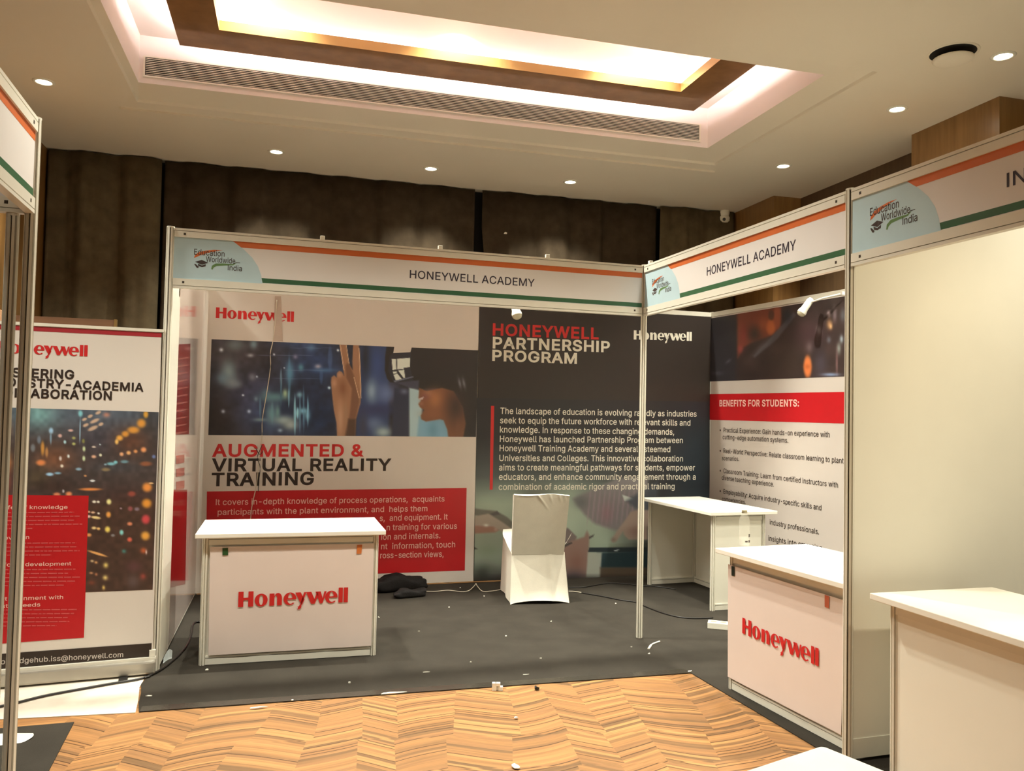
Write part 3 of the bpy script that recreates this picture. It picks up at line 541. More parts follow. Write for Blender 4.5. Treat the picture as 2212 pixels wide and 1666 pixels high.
# ================================================================== THE ROOM (its axes are turned a little against the booths')
TH = R(-2.2); _c, _s = math.cos(TH), math.sin(TH)
def rm(X, Y, Z): return (_c * X - _s * Y, _s * X + _c * Y, Z)
XL, XR, YB, YF, ZC, ZU = -1.39, 5.5, 2.896, -10.0, 3.7, 4.03
CX0, CX1, CY0, CY1 = -0.385, 3.937, -0.47, 1.06       # ceiling opening
fl = MB(); fl.add([rm(XL - 6, YB, 0), rm(XR + 3, YB, 0), rm(XR + 3, YF, 0), rm(XL - 6, YF, 0)], [(0, 1, 2, 3)])
tag(fl.build('floor', floor_mat()), kind='structure')
RB = 0.30                                             # rim band round the opening, dished up a little
def ringfaces(mb, o, i, zo, zi):
    (a0, a1, b0, b1), (c0, c1, d0, d1) = o, i
    mb.add([rm(a0, b0, zo), rm(a1, b0, zo), rm(a1, b1, zo), rm(a0, b1, zo), rm(c0, d0, zi), rm(c1, d0, zi), rm(c1, d1, zi), rm(c0, d1, zi)],
           [(0, 1, 5, 4), (1, 2, 6, 5), (2, 3, 7, 6), (3, 0, 4, 7)])
ce = MB()
OUT = (XL - 6, XR + 3, YF, YB); HOLE = (CX0, CX1, CY0, CY1)
ringfaces(ce, OUT, (CX0 - .06, CX1 + .24, CY0 - .2, CY1 + .31), ZC - .03, ZC - .03)
ringfaces(ce, (CX0 - .06, CX1 + .24, CY0 - .2, CY1 + .31), (CX0 - .05, CX1 + .23, CY0 - .19, CY1 + .30), ZC - .03, ZC - .012)
ringfaces(ce, (CX0 - .05, CX1 + .23, CY0 - .19, CY1 + .30), HOLE, ZC - .012, ZC)
ceil = tag(ce.build('ceiling', CEIL), kind='structure')
cw = MB(); ringfaces(cw, HOLE, HOLE, ZC, ZU)
IN = (0.174, 3.42, -0.09, 0.52); UP = (IN[0] - .12, IN[1] + .12, IN[2] - .10, IN[3] + .12)
ringfaces(cw, HOLE, UP, ZU, ZU); ringfaces(cw, UP, UP, ZU, ZU + .30)
cw.add([rm(UP[0], UP[2], ZU + .3), rm(UP[1], UP[2], ZU + .3), rm(UP[1], UP[3], ZU + .3), rm(UP[0], UP[3], ZU + .3)], [(0, 1, 2, 3)])
cw.build('cove_recess', COVEW, ceil)
RO = (-0.10, 3.69, -0.40, 0.835)
rg = MB()
for z in (3.90, 3.92): ringfaces(rg, RO, IN, z, z)
ringfaces(rg, RO, RO, 3.90, 3.92)
ring = rg.build('veneer_ring', RINGM, ceil)
lp = MB(); I2 = (IN[0] - .012, IN[1] + .012, IN[2] - .012, IN[3] + .012)
ringfaces(lp, IN, IN, 3.90, 3.965); ringfaces(lp, IN, I2, 3.965, 3.965); ringfaces(lp, I2, I2, 3.92, 3.965)
lp.build('brass_lip', LIPM, ring)
# hangers that carry the ring
hg = MB()
for X in (0.0, 1.2, 2.4, 3.6):
    for Y in (-0.33, 0.75):
        hg.tube([rm(X, Y, 3.92), rm(X, Y, ZU)], .005, 6)
hg.build('hanger_rods', GREYM, ring)
# cove strips: real LED profiles lying on the ring, out of sight from the floor
def led(name, x0, x1, y0, y1, z, label):
    m = MB(); m.box(x0, x1, y0, y1, z, z + .012, rm)
    o = m.build('led_strip', LED, None, at=rm((x0 + x1) / 2, (y0 + y1) / 2, z)); tag(o, label, 'light strip', 'cove light strips on the veneer ring')
for a in (('i', .12, 3.47, .60, .62, 3.921, 'glowing strip lying behind the back brass lip of the ceiling ring'),
          ('i', .12, 3.47, -.15, -.13, 3.921, 'glowing strip lying behind the front brass lip of the ceiling ring'),
          ('i', .10, .12, -.13, .60, 3.921, 'glowing strip lying behind the short brass lip above the roll-up banner'),
          ('i', 3.47, 3.49, -.13, .60, 3.921, 'glowing strip lying behind the short brass lip above the right counter'),
          ('o', -.06, 3.65, .77, .79, 3.921, 'glowing strip along the back outer edge of the ceiling ring, by the air grille'),
          ('o', -.06, -.04, -.3, .77, 3.921, 'glowing strip along the outer edge of the ceiling ring above the roll-up banner'),
          ('o', 3.63, 3.65, -.3, .77, 3.921, 'glowing strip along the outer edge of the ceiling ring above the right counter')):
    led(*a)
tr = MB(); tr.box(CX0 - .20, CX1 + .32, CY1 + .455, CY1 + .485, ZC - .045, ZC - .03, rm)
tag(tr.build('trim_1', CEIL), kind='structure')
# walls
def wallbox(name, x0, x1, y0, y1, mat):
    m = MB(); m.box(x0, x1, y0, y1, 0, ZC + .1, rm); return tag(m.build(name, mat), kind='structure')
wallbox('wall_back', XL - .2, XR + .3, YB + .02, YB + .2, DARKV)
wallbox('wall_left', XL - .15, XL, .25, YB + .1, VENEER)
wr = wallbox('wall_right', XR, XR + .15, YF + 3, YB + .1, DARKW)
for k, (y0, y1) in enumerate(((2.05, 2.84), (-.594, .208))):
    m = MB(); m.box(5.198, XR, y0, y1, 0, ZC + .05, rm)
    o = m.build('pillar', VENEER); tag(o, ('brown veneered wall pillar by the corner of the curtains', 'brown veneered wall pillar rising behind the far booth header')[k], 'pillar', kind='structure')
# ------------------------------------------------------------------ curtains
def curtain(x0, x1, y, amp, seed, mat, label, gather=0.0, ztop=ZC - .04):
    rg_ = random.Random(seed); m = MB(); n = int((x1 - x0) / .018)
    ph, xs, phase = [], [], 0.0
    for i in range(n + 1):
        t = i / n; phase += .26 + .22 * math.sin(t * 23 + seed) * math.sin(t * 61 + seed) + rg_.uniform(-.06, .06)
        ph.append(phase)
    nz = 10; b = len(m.v)
    for j in range(nz + 1):
        z = .02 + (ztop - .02) * j / nz; k = j / nz
        for i in range(n + 1):
            x = x0 + (x1 - x0) * i / n
            a = amp * (1 - .55 * k ** 3)
            off = a * (math.sin(ph[i]) + .35 * math.sin(2.3 * ph[i] + 2 * k))
            if gather: x += gather * math.exp(-((i / n) / .05) ** 2) * (.6 + .4 * math.sin(z * 9)) * (1 if z < 3.45 else .2)
            m.v.append(rm(x, y + off, z))
    for j in range(nz):
        for i in range(n):
            a = b + j * (n + 1) + i; m.f.append((a, a + 1, a + n + 2, a + n + 1))
    o = m.build('curtain', mat, None, True, at=rm((x0 + x1) / 2, y, 0))
    md = o.modifiers.new('cloth', 'SOLIDIFY'); md.thickness = .004
    tag(o, label, 'curtain', 'curtains along the back wall')
curtain(-1.37, -.47, 2.74, .045, 3, CURT2, 'olive brown curtain hanging in folds beside the left corner, above the roll-up banner')
curtain(-.45, 2.36, 2.78, .035, 5, CURT, 'wide dark brown curtain left of the black gap between the curtains')
curtain(2.43, 4.30, 2.78, .035, 8, CURT, 'dark brown curtain right of the black gap with a bunched edge', .05)
curtain(4.32, 5.17, 2.74, .045, 11, CURT2, 'narrow olive brown curtain against the pillar under the ceiling camera')
m = MB(); x_, y_, z_ = 2.659, 2.70, 3.239
m.add([rm(x_ - .018, y_, z_ - .008), rm(x_ + .012, y_, z_ - .008), rm(x_ + .016, y_, z_ + .004), rm(x_, y_, z_ + .012), rm(x_ - .01, y_, z_ + .006),
       rm(x_ - .018, y_ + .006, z_ - .008), rm(x_ + .012, y_ + .006, z_ - .008), rm(x_ + .016, y_ + .006, z_ + .004), rm(x_, y_ + .006, z_ + .012), rm(x_ - .01, y_ + .006, z_ + .006)],
      [(0, 1, 2, 3, 4), (9, 8, 7, 6, 5), (0, 5, 6, 1), (1, 6, 7, 2), (2, 7, 8, 3), (3, 8, 9, 4), (4, 9, 5, 0)])
tag(m.build('curtain_light_spot', WHITEP, at=rm(x_, y_, z_)), 'tiny white chip standing in for a spot of light on the dark curtain above the main fascia', 'light spot')  # white chip added to stand for a small bright spot of light
# ------------------------------------------------------------------ air grille in the cove face
g = thing('air_grille', 'long slotted air grille with dark slots in the white cove face', 'grille', rm(1.755, CY1, 3.8))
gx0, gx1, gz0, gz1 = -.345, 3.855, 3.752, 3.878
m = MB(); m.box(gx0, gx1, CY1 - .004, CY1 - .001, gz0, gz1, rm); m.build('shade_backing', DARKV, g)  # black sheet paints the shade of the hollow behind the slats
m = MB()
for k in range(10):
    z = gz0 + (gz1 - gz0) * (k + .72) / 10.3
    m.box(gx0 + .004, gx1 - .004, CY1 - .009, CY1 - .004, z - .0019, z + .0019, rm)
m.build('slats', WHITEP, g)
m = MB()
for q in ((gx0 - .012, gx1 + .012, gz1, gz1 + .010), (gx0 - .012, gx1 + .012, gz0 - .010, gz0), (gx0 - .012, gx0, gz0, gz1), (gx1, gx1 + .012, gz0, gz1)):
    m.box(q[0], q[1], CY1 - .012, CY1, q[2], q[3], rm)
m.build('frame', WHITEP, g)
# ------------------------------------------------------------------ recessed downlights
lamp = bpy.data.lights.new('lamp', 'SPOT'); lamp.energy = DOWN_W * 4; lamp.color = WARM; lamp.spot_size = R(112); lamp.spot_blend = 0.7; lamp.shadow_soft_size = 0.045
ZD = ZC - .03
def downlight0():
    r = thing('downlight', 'x', 'downlight', (0, 0, 0), 'recessed ceiling downlights')
    MB().lathe((0, 0, 0), [(.047, -.001), (.050, -.007), (.064, -.006), (.070, -.002), (.070, .001)], 32).build('trim_ring', WHITEP, r, True)
    MB().lathe((0, 0, 0), [(.0, -.0035), (.030, -.0032), (.047, -.002), (.047, .001), (.0, .001)], 32).build('lens', DL, r)
    lo = bpy.data.objects.new('lamp', lamp); link(lo, r); lo.location = (0, 0, -.06)
    return r
proto = downlight0(); DLS = []
def put_downlight(X, Y, label):
    if not DLS: r = proto
    else:
        r = proto.copy(); COL.objects.link(r)
        for ch in list(proto.children):
            c = ch.copy(); COL.objects.link(c); c.parent = r
    r.location = rm(X, Y, ZD); r['label'] = label; DLS.append(r)
put_downlight(.506, 2.223, 'recessed round downlight above the left end of the main fascia, nearest the olive curtain')
put_downlight(1.842, 2.270, 'recessed round downlight over the middle of the main fascia, second of three in the row')
put_downlight(3.161, 2.255, 'recessed round downlight over the right end of the main fascia, third in the row')
put_downlight(4.735, 1.192, 'recessed round downlight above the side header, close to the ceiling camera')
put_downlight(4.724, -.196, 'recessed round downlight in front of the near brown pillar')
put_downlight(4.718, -1.55, 'brightest recessed downlight beside the round ceiling vent')
put_downlight(-.995, 1.170, 'recessed round downlight over the left booth header and the roll-up banner')
DLS[5].location = rm(4.718, -1.084, ZD)
for X, Y in ((-.995, -.2), (-.995, -1.6), (.5, -1.45), (1.84, -1.45), (3.16, -1.45), (4.72, -2.4), (.5, -4.4), (3.16, -4.4)):
    put_downlight(X, Y, 'recessed round downlight further back in the hall, behind the viewer')
# small spots in the upper recess, shining straight down past the brass lip
rl = bpy.data.lights.new('lamp', 'SPOT'); rl.energy = RECESS_W; rl.color = WARM; rl.spot_size = R(105); rl.spot_blend = 0.6; rl.shadow_soft_size = 0.045
for X, lab in ((.46, 'small spot in the upper ceiling recess, nearest the roll-up banner'), (1.75, 'small spot in the middle of the upper ceiling recess'), (3.05, 'small spot in the upper ceiling recess, nearest the right counter')):
    s = thing('recess_spot', lab, 'downlight', rm(X, .42, ZU + .3), 'spots in the upper ceiling recess'); c0 = rm(X, .42, ZU + .3)
    MB().lathe(c0, [(.032, -.001), (.034, -.006), (.046, -.005), (.05, .0)], 24).build('trim_ring', WHITEP, s, True)
    MB().lathe(c0, [(.0, -.003), (.032, -.002), (.032, .0)], 24).build('lens', DL, s)
    lo = bpy.data.objects.new('lamp', rl); link(lo, s); lo.location = (0, 0, -.03)
# ------------------------------------------------------------------ ceiling vent and camera
X, Y = 4.407, -1.03
v = thing('ceiling_vent', 'round ceiling vent with a lowered white disc and dark gap', 'vent', rm(X, Y, ZD))
c0 = rm(X, Y, ZD)
MB().lathe(c0, [(.0, -.003), (.128, -.003), (.128, .0)], 40).add([], []).build('opening_shade', DARKV, v)  # flat black disc paints the shaded hole; the ceiling behind it is closed
MB().lathe(c0, [(.126, -.0035), (.134, -.006), (.140, -.004), (.142, .0)], 40).build('rim', CEIL, v, True)
MB().lathe(c0, [(.0, -.062), (.05, -.060), (.095, -.052), (.112, -.043), (.112, -.038), (.0, -.036)], 40).build('disc', CEIL, v, True)
MB().tube([(c0[0], c0[1], c0[2] - .04), (c0[0], c0[1], c0[2])], .012).build('stem', GREYM, v)
X, Y = 5.05, 2.74
c0 = rm(X, Y, ZD)
k = thing('security_camera', 'small white ceiling camera in the corner above the pillar', 'camera', c0)
MB().lathe(c0, [(.05, .0), (.055, -.02), (.05, -.05), (.045, -.055)], 28).build('mount', WHITEP, k, True)
MB().lathe(c0, [(.045, -.05), (.058, -.075), (.055, -.105), (.035, -.125), (.0, -.13)], 28).build('dome', WHITEP, k, True)
dv = np.array(CAM) - np.array([c0[0], c0[1], c0[2] - .09]); dv /= np.linalg.norm(dv)
q0 = np.array([c0[0], c0[1], c0[2] - .09])
MB().tube([q0 + dv * .045, q0 + dv * .062], .017, 16).build('lens', BLACKP, k)
# ------------------------------------------------------------------ boards standing behind the roll-up banner
m = MB(); m.box(-1.25, -.428, 1.0, 1.03, 0, 2.052)
bb = thing('board', 'dark brown wooden board standing behind the roll-up banner', 'board', (-.84, 1.0, 0)); m.build('sheet', BROWNB, bb)
m = MB(); m.box(-.428, -.412, .992, 1.034, 0, 2.056); m.build('edge_strip', LIPM, bb)
pl = Plane((-1.33, .80), (1, 0)); pts = [(0, 0), (.345, 0), (.345, 1.99)] + [(.225 + .12 * math.cos(R(a)), 1.99 + .085 * math.sin(R(a))) for a in range(15, 91, 15)] + [(0, 2.09)]
m = MB(); m.slab(pl, pts, -.02, 0)
tag(m.build('board', BEIGE, at=(-1.15, .8, 0)), 'pinkish beige board with a rounded corner behind the left booth post', 'board')

# ================================================================== THE BOOTHS
AX, BY = 2.969, 2.009                     # posts: (0,0) (AX,0) (AX,-BY)
P0 = (-.292, -1.712)
def post_profile(r=.0215):
    pts = []
    for k in range(8):
        a = k * 45 + 6
        for d, rr in ((9, r), (35, r), (36.5, r - .010), (52.5 - 1e-3, r - .010)):
            pts.append((rr * math.cos(R(a + d - 9 + 1.5)), rr * math.sin(R(a + d - 9 + 1.5))))
    return pts
def post(x, y, label, z1=2.5, group='aluminium booth posts'):
    r = thing('booth_post', label, 'post', (x, y, 0), group)
    MB().prism([(x + a, y + b) for a, b in post_profile()], .012, z1).build('shaft', ALU, r)
    MB().lathe((x, y, 0), [(.0128, .014), (.0128, z1 - .005)], 16).build('groove_shade_core', LOCK_GROOVE, r)  # added dark cylinder, puts the shade of the grooves into its colour
    MB().lathe((x, y, 0), [(.0, .0), (.017, .0), (.017, .013), (.0, .013)], 16).build('foot', GREYM, r)
    MB().lathe((x, y, z1), [(.0215, -.004), (.0215, .004), (.0, .005)], 16).build('cap', ALU, r)
    return r
post(0, 0, 'white aluminium post at the left end of the main fascia, beside the roll-up banner')
post(AX, 0, 'white aluminium post at the inner corner where the two academy fascias meet')
post(AX, -BY, 'white aluminium post between the side academy fascia and the far booth')
post(P0[0], P0[1], 'white aluminium post of the near left booth, in front of the roll-up banner')
post(.069, 1.985, 'white aluminium post in the back left corner of the booth')
post(4.69, 1.985, 'white aluminium post in the back right corner of the booth')
post(-.352, -1.70, 'slim second white post just behind the near left booth post', 2.15)
# ------------------------------------------------------------------ fascia boards
ZT0, ZT1, ZB0, ZB1 = 2.447, 2.497, 2.155, 2.21
def fascia(pl, L, label, text=None, s0=.021, sign=True, logo=True, thick=.03, stripe0=None):
    f = thing('fascia_sign', label, 'fascia sign', pl.P(L / 2, 2.15, -.01), 'booth fascia boards')
    a0, a1 = s0, L - s0
    m = MB()
    m.pbox(pl, a0, a1, ZT1 - .013, ZT1, -thick, .0); m.pbox(pl, a0, a1, ZT0, ZT1 - .0165, -thick, .0); m.pbox(pl, a0, a1, ZT1 - .02, ZT1 - .01, -thick + .002, -.009)
    m.build('top_rail', ALU, f)
    m = MB()
    m.pbox(pl, a0, a1, ZB0, ZB0 + .013, -thick, .0); m.pbox(pl, a0, a1, ZB0 + .0165, ZB1, -thick, .0); m.pbox(pl, a0, a1, ZB0 + .01, ZB0 + .02, -thick + .002, -.009)
    m.build('bottom_rail', ALU, f)
    for a in (a0 + .055, a1 - .055):
        for z in ((ZT0 + ZT1 - .014) / 2, (ZB0 + ZB1 + .014) / 2):
            MB().pbox(pl, a - .006, a + .006, z - .006, z + .006, -.004, .0008).build('lock_screw', LOCK_GROOVE, f)
    MB().pbox(pl, a0, a1, ZB1 - .004, ZT0 + .004, -.014, -.008).build('panel', FPAN, f)
    if not sign: return f
    o = -.0076; st = stripe0
    if logo:
        cv = [(.335, ZT0), (.395, 2.405), (.445, 2.358), (.478, 2.31), (.497, 2.26), (.506, ZB1)]
        MB().ppoly(pl, [(a0, ZB1), (a0, ZT0)] + cv, o).build('sky_corner', SKY, f)
        MB().ppoly(pl, [(.335, ZT0), (a1, ZT0), (a1, 2.413), (.383, 2.413)], o + .0002).build('orange_stripe', ORANGE, f)
        MB().ppoly(pl, [(.500, 2.243), (a1, 2.243), (a1, 2.215), (.506, 2.215)], o + .0002).build('green_stripe', GREEN, f)
        m = MB(); o2 = o + .0006
        letters(m, pl, 'Education', (.128, 2.352), (.292, 2.352), .034, o2)
        letters(m, pl, 'Worldwide', (.192, 2.316), (.352, 2.316), .032, o2)
        letters(m, pl, 'India', (.312, 2.275), (.390, 2.275), .032, o2)
        m.pbox(pl, .352, .378, 2.322, 2.325, o2 - .0005, o2)
        m.ppoly(pl, [(.134, 2.311), (.170, 2.325), (.206, 2.311), (.172, 2.297)], o2)
        m.ppoly(pl, [(.150, 2.302), (.172, 2.293), (.193, 2.302), (.192, 2.289), (.172, 2.283), (.151, 2.290)], o2)
        m.ppoly(pl, [(.130, 2.299), (.137, 2.300), (.156, 2.284), (.151, 2.277), (.143, 2.279)], o2)
        m.build('emblem', DARKINK, f)
        MB().ppoly(pl, [(.128, 2.333), (.134, 2.352), (.152, 2.368), (.190, 2.380), (.235, 2.388), (.282, 2.389), (.240, 2.379), (.195, 2.365), (.160, 2.350), (.140, 2.338)], o2 - .0003).build('orange_swoosh', ORANGE, f)
        MB().ppoly(pl, [(.222, 2.276), (.226, 2.296), (.246, 2.310), (.285, 2.313), (.335, 2.313), (.362, 2.322), (.340, 2.306), (.290, 2.301), (.252, 2.296), (.236, 2.286), (.230, 2.273)], o2 - .0002).build('green_swoosh', pm('leaf_green', (92, 128, 74), .5), f)
    else:
        MB().ppoly(pl, [(st, ZT0), (a1, ZT0), (a1, 2.413), (st, 2.413)], o + .0002).build('orange_stripe', ORANGE, f)
        MB().ppoly(pl, [(st, 2.243), (a1, 2.243), (a1, 2.215), (st, 2.215)], o + .0002).build('green_stripe', GREEN, f)
    if text:
        m = MB(); letters(m, pl, text[0], (text[1], 2.303), (text[2], 2.303), .050, o + .0006); m.build('lettering', NAVY, f)
    return f
FM = Plane((0, 0), (1, 0), .015); FR = Plane((AX, 0), (0, -1), .015); FF = Plane((AX, -BY), (0, -1), .015); FL = Plane((P0[0], P0[1] - 2.97), (0, 1), .015); FB = Plane((P0[0] - 2.0, P0[1]), (1, 0), .015)
fascia(FM, AX, 'wide white academy fascia with orange and green stripes over the main booth front', ('HONEYWELL ACADEMY', 1.371, 2.184))
fascia(FR, BY, 'shorter white academy fascia turned sideways over the right counter', ('HONEYWELL ACADEMY', .817, 1.636))
fascia(FF, 2.97, 'white fascia of the far booth with letters cut by the picture edge', ('IND', .793, .935))
fascia(FL, 2.97, 'white fascia of the near left booth with blurred orange and green stripes', None, logo=False, stripe0=.5)
fascia(FB, 2.0, 'plain back of a white fascia inside the near left booth', None, sign=False)
post(AX, -BY - 2.97, 'white aluminium post at the outer end of the far booth fascia')
post(P0[0], P0[1] - 2.97 - .0, 'white aluminium post at the outer end of the near left booth fascia')
# ------------------------------------------------------------------ walls of the booths
BW = Plane((.069, 1.954), (4.596, .0086)); RW = Plane((4.665, 1.954), (.0848, -.9964)); SW = Plane((0.012, .03), (.069, 1.92)); PW = Plane((AX, -BY), (1, 0))
def booth_wall(pl, L, label, mat=LAM, z0=.06, rail=True, modules=1, front=.0):
    w = thing('booth_wall', label, 'wall panel', pl.P(L / 2, 0, -.015), 'white booth wall panels')
    for k in range(modules):
        a, b = L * k / modules, L * (k + 1) / modules
        MB().pbox(pl, a + .004, b - .004, z0, 2.455, -.012, -.004).build('panel', mat, w)
    m = MB(); m.pbox(pl, 0, L, 2.455, 2.497, -.03, .004); m.build('top_rail', ALU, w)
    m = MB(); m.pbox(pl, 0, L, .02, z0 + .004, -.03, .0); m.build('bottom_rail', ALU, w)
    return w
booth_wall(BW, 4.59, 'long white back wall of the booth behind the two big posters', modules=4)
booth_wall(RW, 3.94, 'white right side wall of the booth behind the benefits poster', modules=4)
swl = booth_wall(SW, 1.90, 'white left side wall of the booth seen almost edge on', modules=1)
MB().pbox(SW, -.005, .34, .03, 2.150, -.02, .006).build('end_frame', ALU, swl)
pwl = booth_wall(PW, 2.03, 'bright white partition wall of the far booth', modules=2, z0=.10)
FX = Plane((AX + 2.03, -BY), (0, -1))
booth_wall(FX, 2.97, 'white back wall of the far booth', modules=3)
LBW = Plane((P0[0] - 2.0, P0[1] - 0.0), (0, -1), 0)
# ------------------------------------------------------------------ posters on the back wall
REFB = (206, 184, 160)
def pts(pl, *px): return [pl.at(*p) for p in px]
def vr(p):
    p.fill((44, 37, 38))
    p.blob(470, 910, 45, 60, (36, 25, 20), 1); p.blob(480, 760, 60, 30, (66, 52, 46), .7); p.blob(560, 760, 70, 40, (52, 40, 36), .8)
    p.blob(580, 890, 60, 55, (52, 60, 80), .85); p.blob(545, 850, 45, 40, (62, 58, 72), .7); p.blob(640, 900, 80, 50, (34, 44, 62), .9)
    p.blob(680, 790, 70, 60, (34, 46, 68), .9); p.blob(640, 845, 45, 20, (26, 28, 38), .8); p.blob(700, 900, 50, 60, (24, 34, 52), .9); p.blob(650, 740, 60, 12, (44, 56, 76), .7)
    p.noise(.35, 23, 3); p.noise(.25, 9, 4)
    for a in ((494, 804, 17, 26, (128, 134, 122), .9), (482, 818, 16, 12, (104, 116, 116), .8), (500, 826, 14, 12, (120, 120, 112), .8), (508, 745, 22, 14, (112, 112, 102), .75), (548, 744, 8, 10, (120, 136, 130), .8),
              (541, 768, 7, 4, (160, 146, 136), .9), (545, 815, 8, 8, (132, 122, 116), .7), (478, 756, 4, 4, (205, 190, 178), 1), (482, 889, 4, 4, (176, 166, 160), 1), (538, 889, 4, 4, (172, 170, 172), 1), (512, 830, 12, 8, (128, 124, 116), .6),
              (592, 858, 30, 10, (90, 120, 112), .9), (616, 850, 5, 9, (164, 172, 122), .95), (575, 850, 10, 12, (100, 120, 118), .6), (626, 806, 9, 24, (84, 120, 128), .9), (650, 794, 6, 8, (78, 118, 118), .9), (687, 792, 7, 5, (168, 144, 140), .9),
              (638, 771, 5, 5, (130, 110, 120), .8), (672, 752, 10, 8, (78, 100, 118), .8), (700, 800, 28, 5, (70, 98, 120), .7), (586, 895, 12, 22, (112, 136, 128), .85), (612, 908, 20, 10, (152, 158, 142), .95), (628, 918, 16, 12, (168, 166, 146), .9),
              (562, 907, 14, 4, (130, 140, 128), .8), (600, 890, 5, 14, (120, 150, 128), .7), (647, 853, 6, 6, (130, 160, 156), .9), (655, 888, 10, 7, (124, 166, 170), .95), (664, 898, 6, 10, (120, 160, 164), .8), (642, 893, 4, 9, (140, 178, 176), .9), (605, 930, 5, 4, (170, 176, 176), .8),
              (553, 862, 4, 5, (120, 130, 128), .8), (711, 838, 3, 3, (210, 214, 214), 1), (730, 757, 2.5, 2.5, (235, 235, 235), 1), (592, 766, 2, 2, (220, 212, 205), 1), (555, 814, 2, 2, (200, 196, 190), 1), (525, 854, 2.4, 2, (222, 214, 206), 1), (614, 795, 1.6, 1.6, (190, 186, 180), 1)):
        p.blob(a[0], a[1], a[2], a[3], a[4], a[5])
    for x, y0, y1, w, c, al in ((625, 768, 870, 3, (78, 112, 124), .6), (607, 796, 850, 2, (120, 140, 140), .8), (607, 820, 880, 1.5, (60, 86, 92), .8), (637, 855, 940, 2.3, (146, 184, 178), .95), (624, 840, 880, 1.6, (126, 160, 160), .9), (643, 880, 905, 2, (150, 190, 190), .9),
                            (648, 850, 935, 1.6, (104, 140, 146), .8), (656, 838, 930, 1.6, (96, 132, 140), .8), (665, 858, 920, 2, (130, 170, 172), .85), (562, 858, 905, 2.5, (90, 116, 124), .7), (588, 868, 915, 3, (100, 130, 126), .6), (713, 748, 800, 5, (76, 92, 116), .55), (694, 795, 830, 4, (66, 84, 108), .6)):
        p.box(x, (y0 + y1) / 2, w, (y1 - y0) / 2, c, al)
    for y, x0, x1 in ((768, 540, 690), (800, 600, 720), (818, 560, 700), (752, 630, 720)): p.box((x0 + x1) / 2, y, (x1 - x0) / 2, .9, (110, 116, 124), .35)
    # blurred background behind the person
    p.poly([(778, 740), (840, 740), (840, 950), (768, 950)], (46, 54, 74), 8); p.blob(790, 770, 10, 50, (30, 29, 32), .9); p.blob(815, 790, 14, 40, (52, 62, 92), .9)
    p.blob(803, 846, 12, 24, (142, 150, 148), .9); p.blob(834, 850, 22, 22, (98, 104, 126), .9); p.blob(812, 886, 50, 12, (48, 48, 70), .9); p.blob(808, 915, 20, 14, (100, 106, 122), .8); p.blob(828, 934, 18, 12, (156, 160, 142), .95); p.blob(784, 920, 10, 30, (58, 52, 56), .8)
    p.poly([(852, 838), (888, 842), (884, 950), (846, 950)], (46, 44, 52), 5); p.blob(873, 846, 8, 6, (110, 108, 116), .7)
    p.poly([(884, 838), (912, 838), (912, 950), (884, 950)], (164, 172, 158), 5); p.poly([(905, 900), (972, 900), (972, 950), (900, 950)], (120, 148, 150), 6); p.blob(935, 930, 12, 20, (92, 120, 126), .7)
    # raised hand
    sk = (148, 98, 64)
    p.poly([(728, 945), (727, 915), (721, 886), (717, 850), (715, 826), (716, 815), (722, 811), (727, 816), (728, 806), (733, 801), (739, 804), (743, 812), (741, 790), (736, 762), (733, 742), (747, 742), (753, 781), (756, 790), (762, 800), (761, 780), (763, 744), (775, 744), (778, 776), (780, 830), (779, 870), (769, 906), (767, 945)], sk, 2)
    p.poly([(756, 790), (765, 812), (775, 850), (776, 868), (768, 905), (767, 945), (752, 945), (752, 912), (756, 890), (760, 840), (748, 816), (746, 790), (750, 784)], (106, 66, 42), 4, .85)
    p.poly([(752, 905), (768, 906), (767, 945), (745, 945)], (72, 48, 32), 5, .9); p.blob(740, 840, 10, 20, (112, 64, 36), .8); p.blob(735, 905, 7, 40, (186, 134, 96), .7); p.blob(722, 828, 5, 8, (182, 128, 92), .7); p.blob(734, 810, 5, 6, (184, 130, 92), .6)
    p.blob(747, 895, 4, 30, (150, 108, 74), .6)
    for a, b in (((747, 745), (753, 785)), ((734, 745), (742, 800)), ((775, 752), (779, 860)), ((764, 815), (775, 860))):
        p.poly([a, (a[0] + 1.6, a[1]), (b[0] + 1.6, b[1]), b], (228, 176, 126), 1.2, .8)
    p.blob(769, 780, 4, 26, (150, 100, 68), .8)
    # head with headset
    dk = (40, 31, 25)
    p.poly([(888, 748), (1040, 752), (1040, 950), (985, 950), (1000, 900), (990, 850), (940, 838), (905, 842), (886, 832), (862, 826), (843, 826), (836, 818), (831, 800), (832, 770), (835, 748), (853, 748), (849, 762), (888, 760)], dk, 2)
    p.poly([(849, 762), (888, 760), (886, 795), (893, 824), (870, 824), (848, 822), (838, 800), (842, 770)], (44, 38, 38), 1.5)
    for q in ([(846, 776), (855, 776), (856, 798), (848, 800)], [(857.5, 775.5), (886, 773), (885, 793), (872, 795), (872, 797), (858, 798)], [(848.5, 803.5), (857, 802), (857, 806), (850, 808)], [(860, 801), (873, 799), (875, 816), (872, 817)], [(850, 810), (858, 807), (868, 819), (855, 822)]):
        p.poly(q, (214, 200, 168), 1.2)
    p.poly([(850, 823), (893, 813), (893, 815), (852, 826)], (120, 116, 118), 1.2, .8); p.poly([(853, 826), (905, 822), (904, 843), (885, 838)], (66, 60, 64), 3, .9)
    p.blob(985, 780, 50, 30, (46, 33, 27), .6)
    p.poly([(905, 838), (922, 845), (955, 838), (980, 845), (1000, 880), (1006, 915), (1000, 950), (969, 950), (966, 928), (958, 908), (950, 906), (920, 911), (910, 906), (909, 898), (916, 886), (907, 880), (904, 873), (909, 866), (904, 860), (905, 852)], (116, 68, 40), 3)
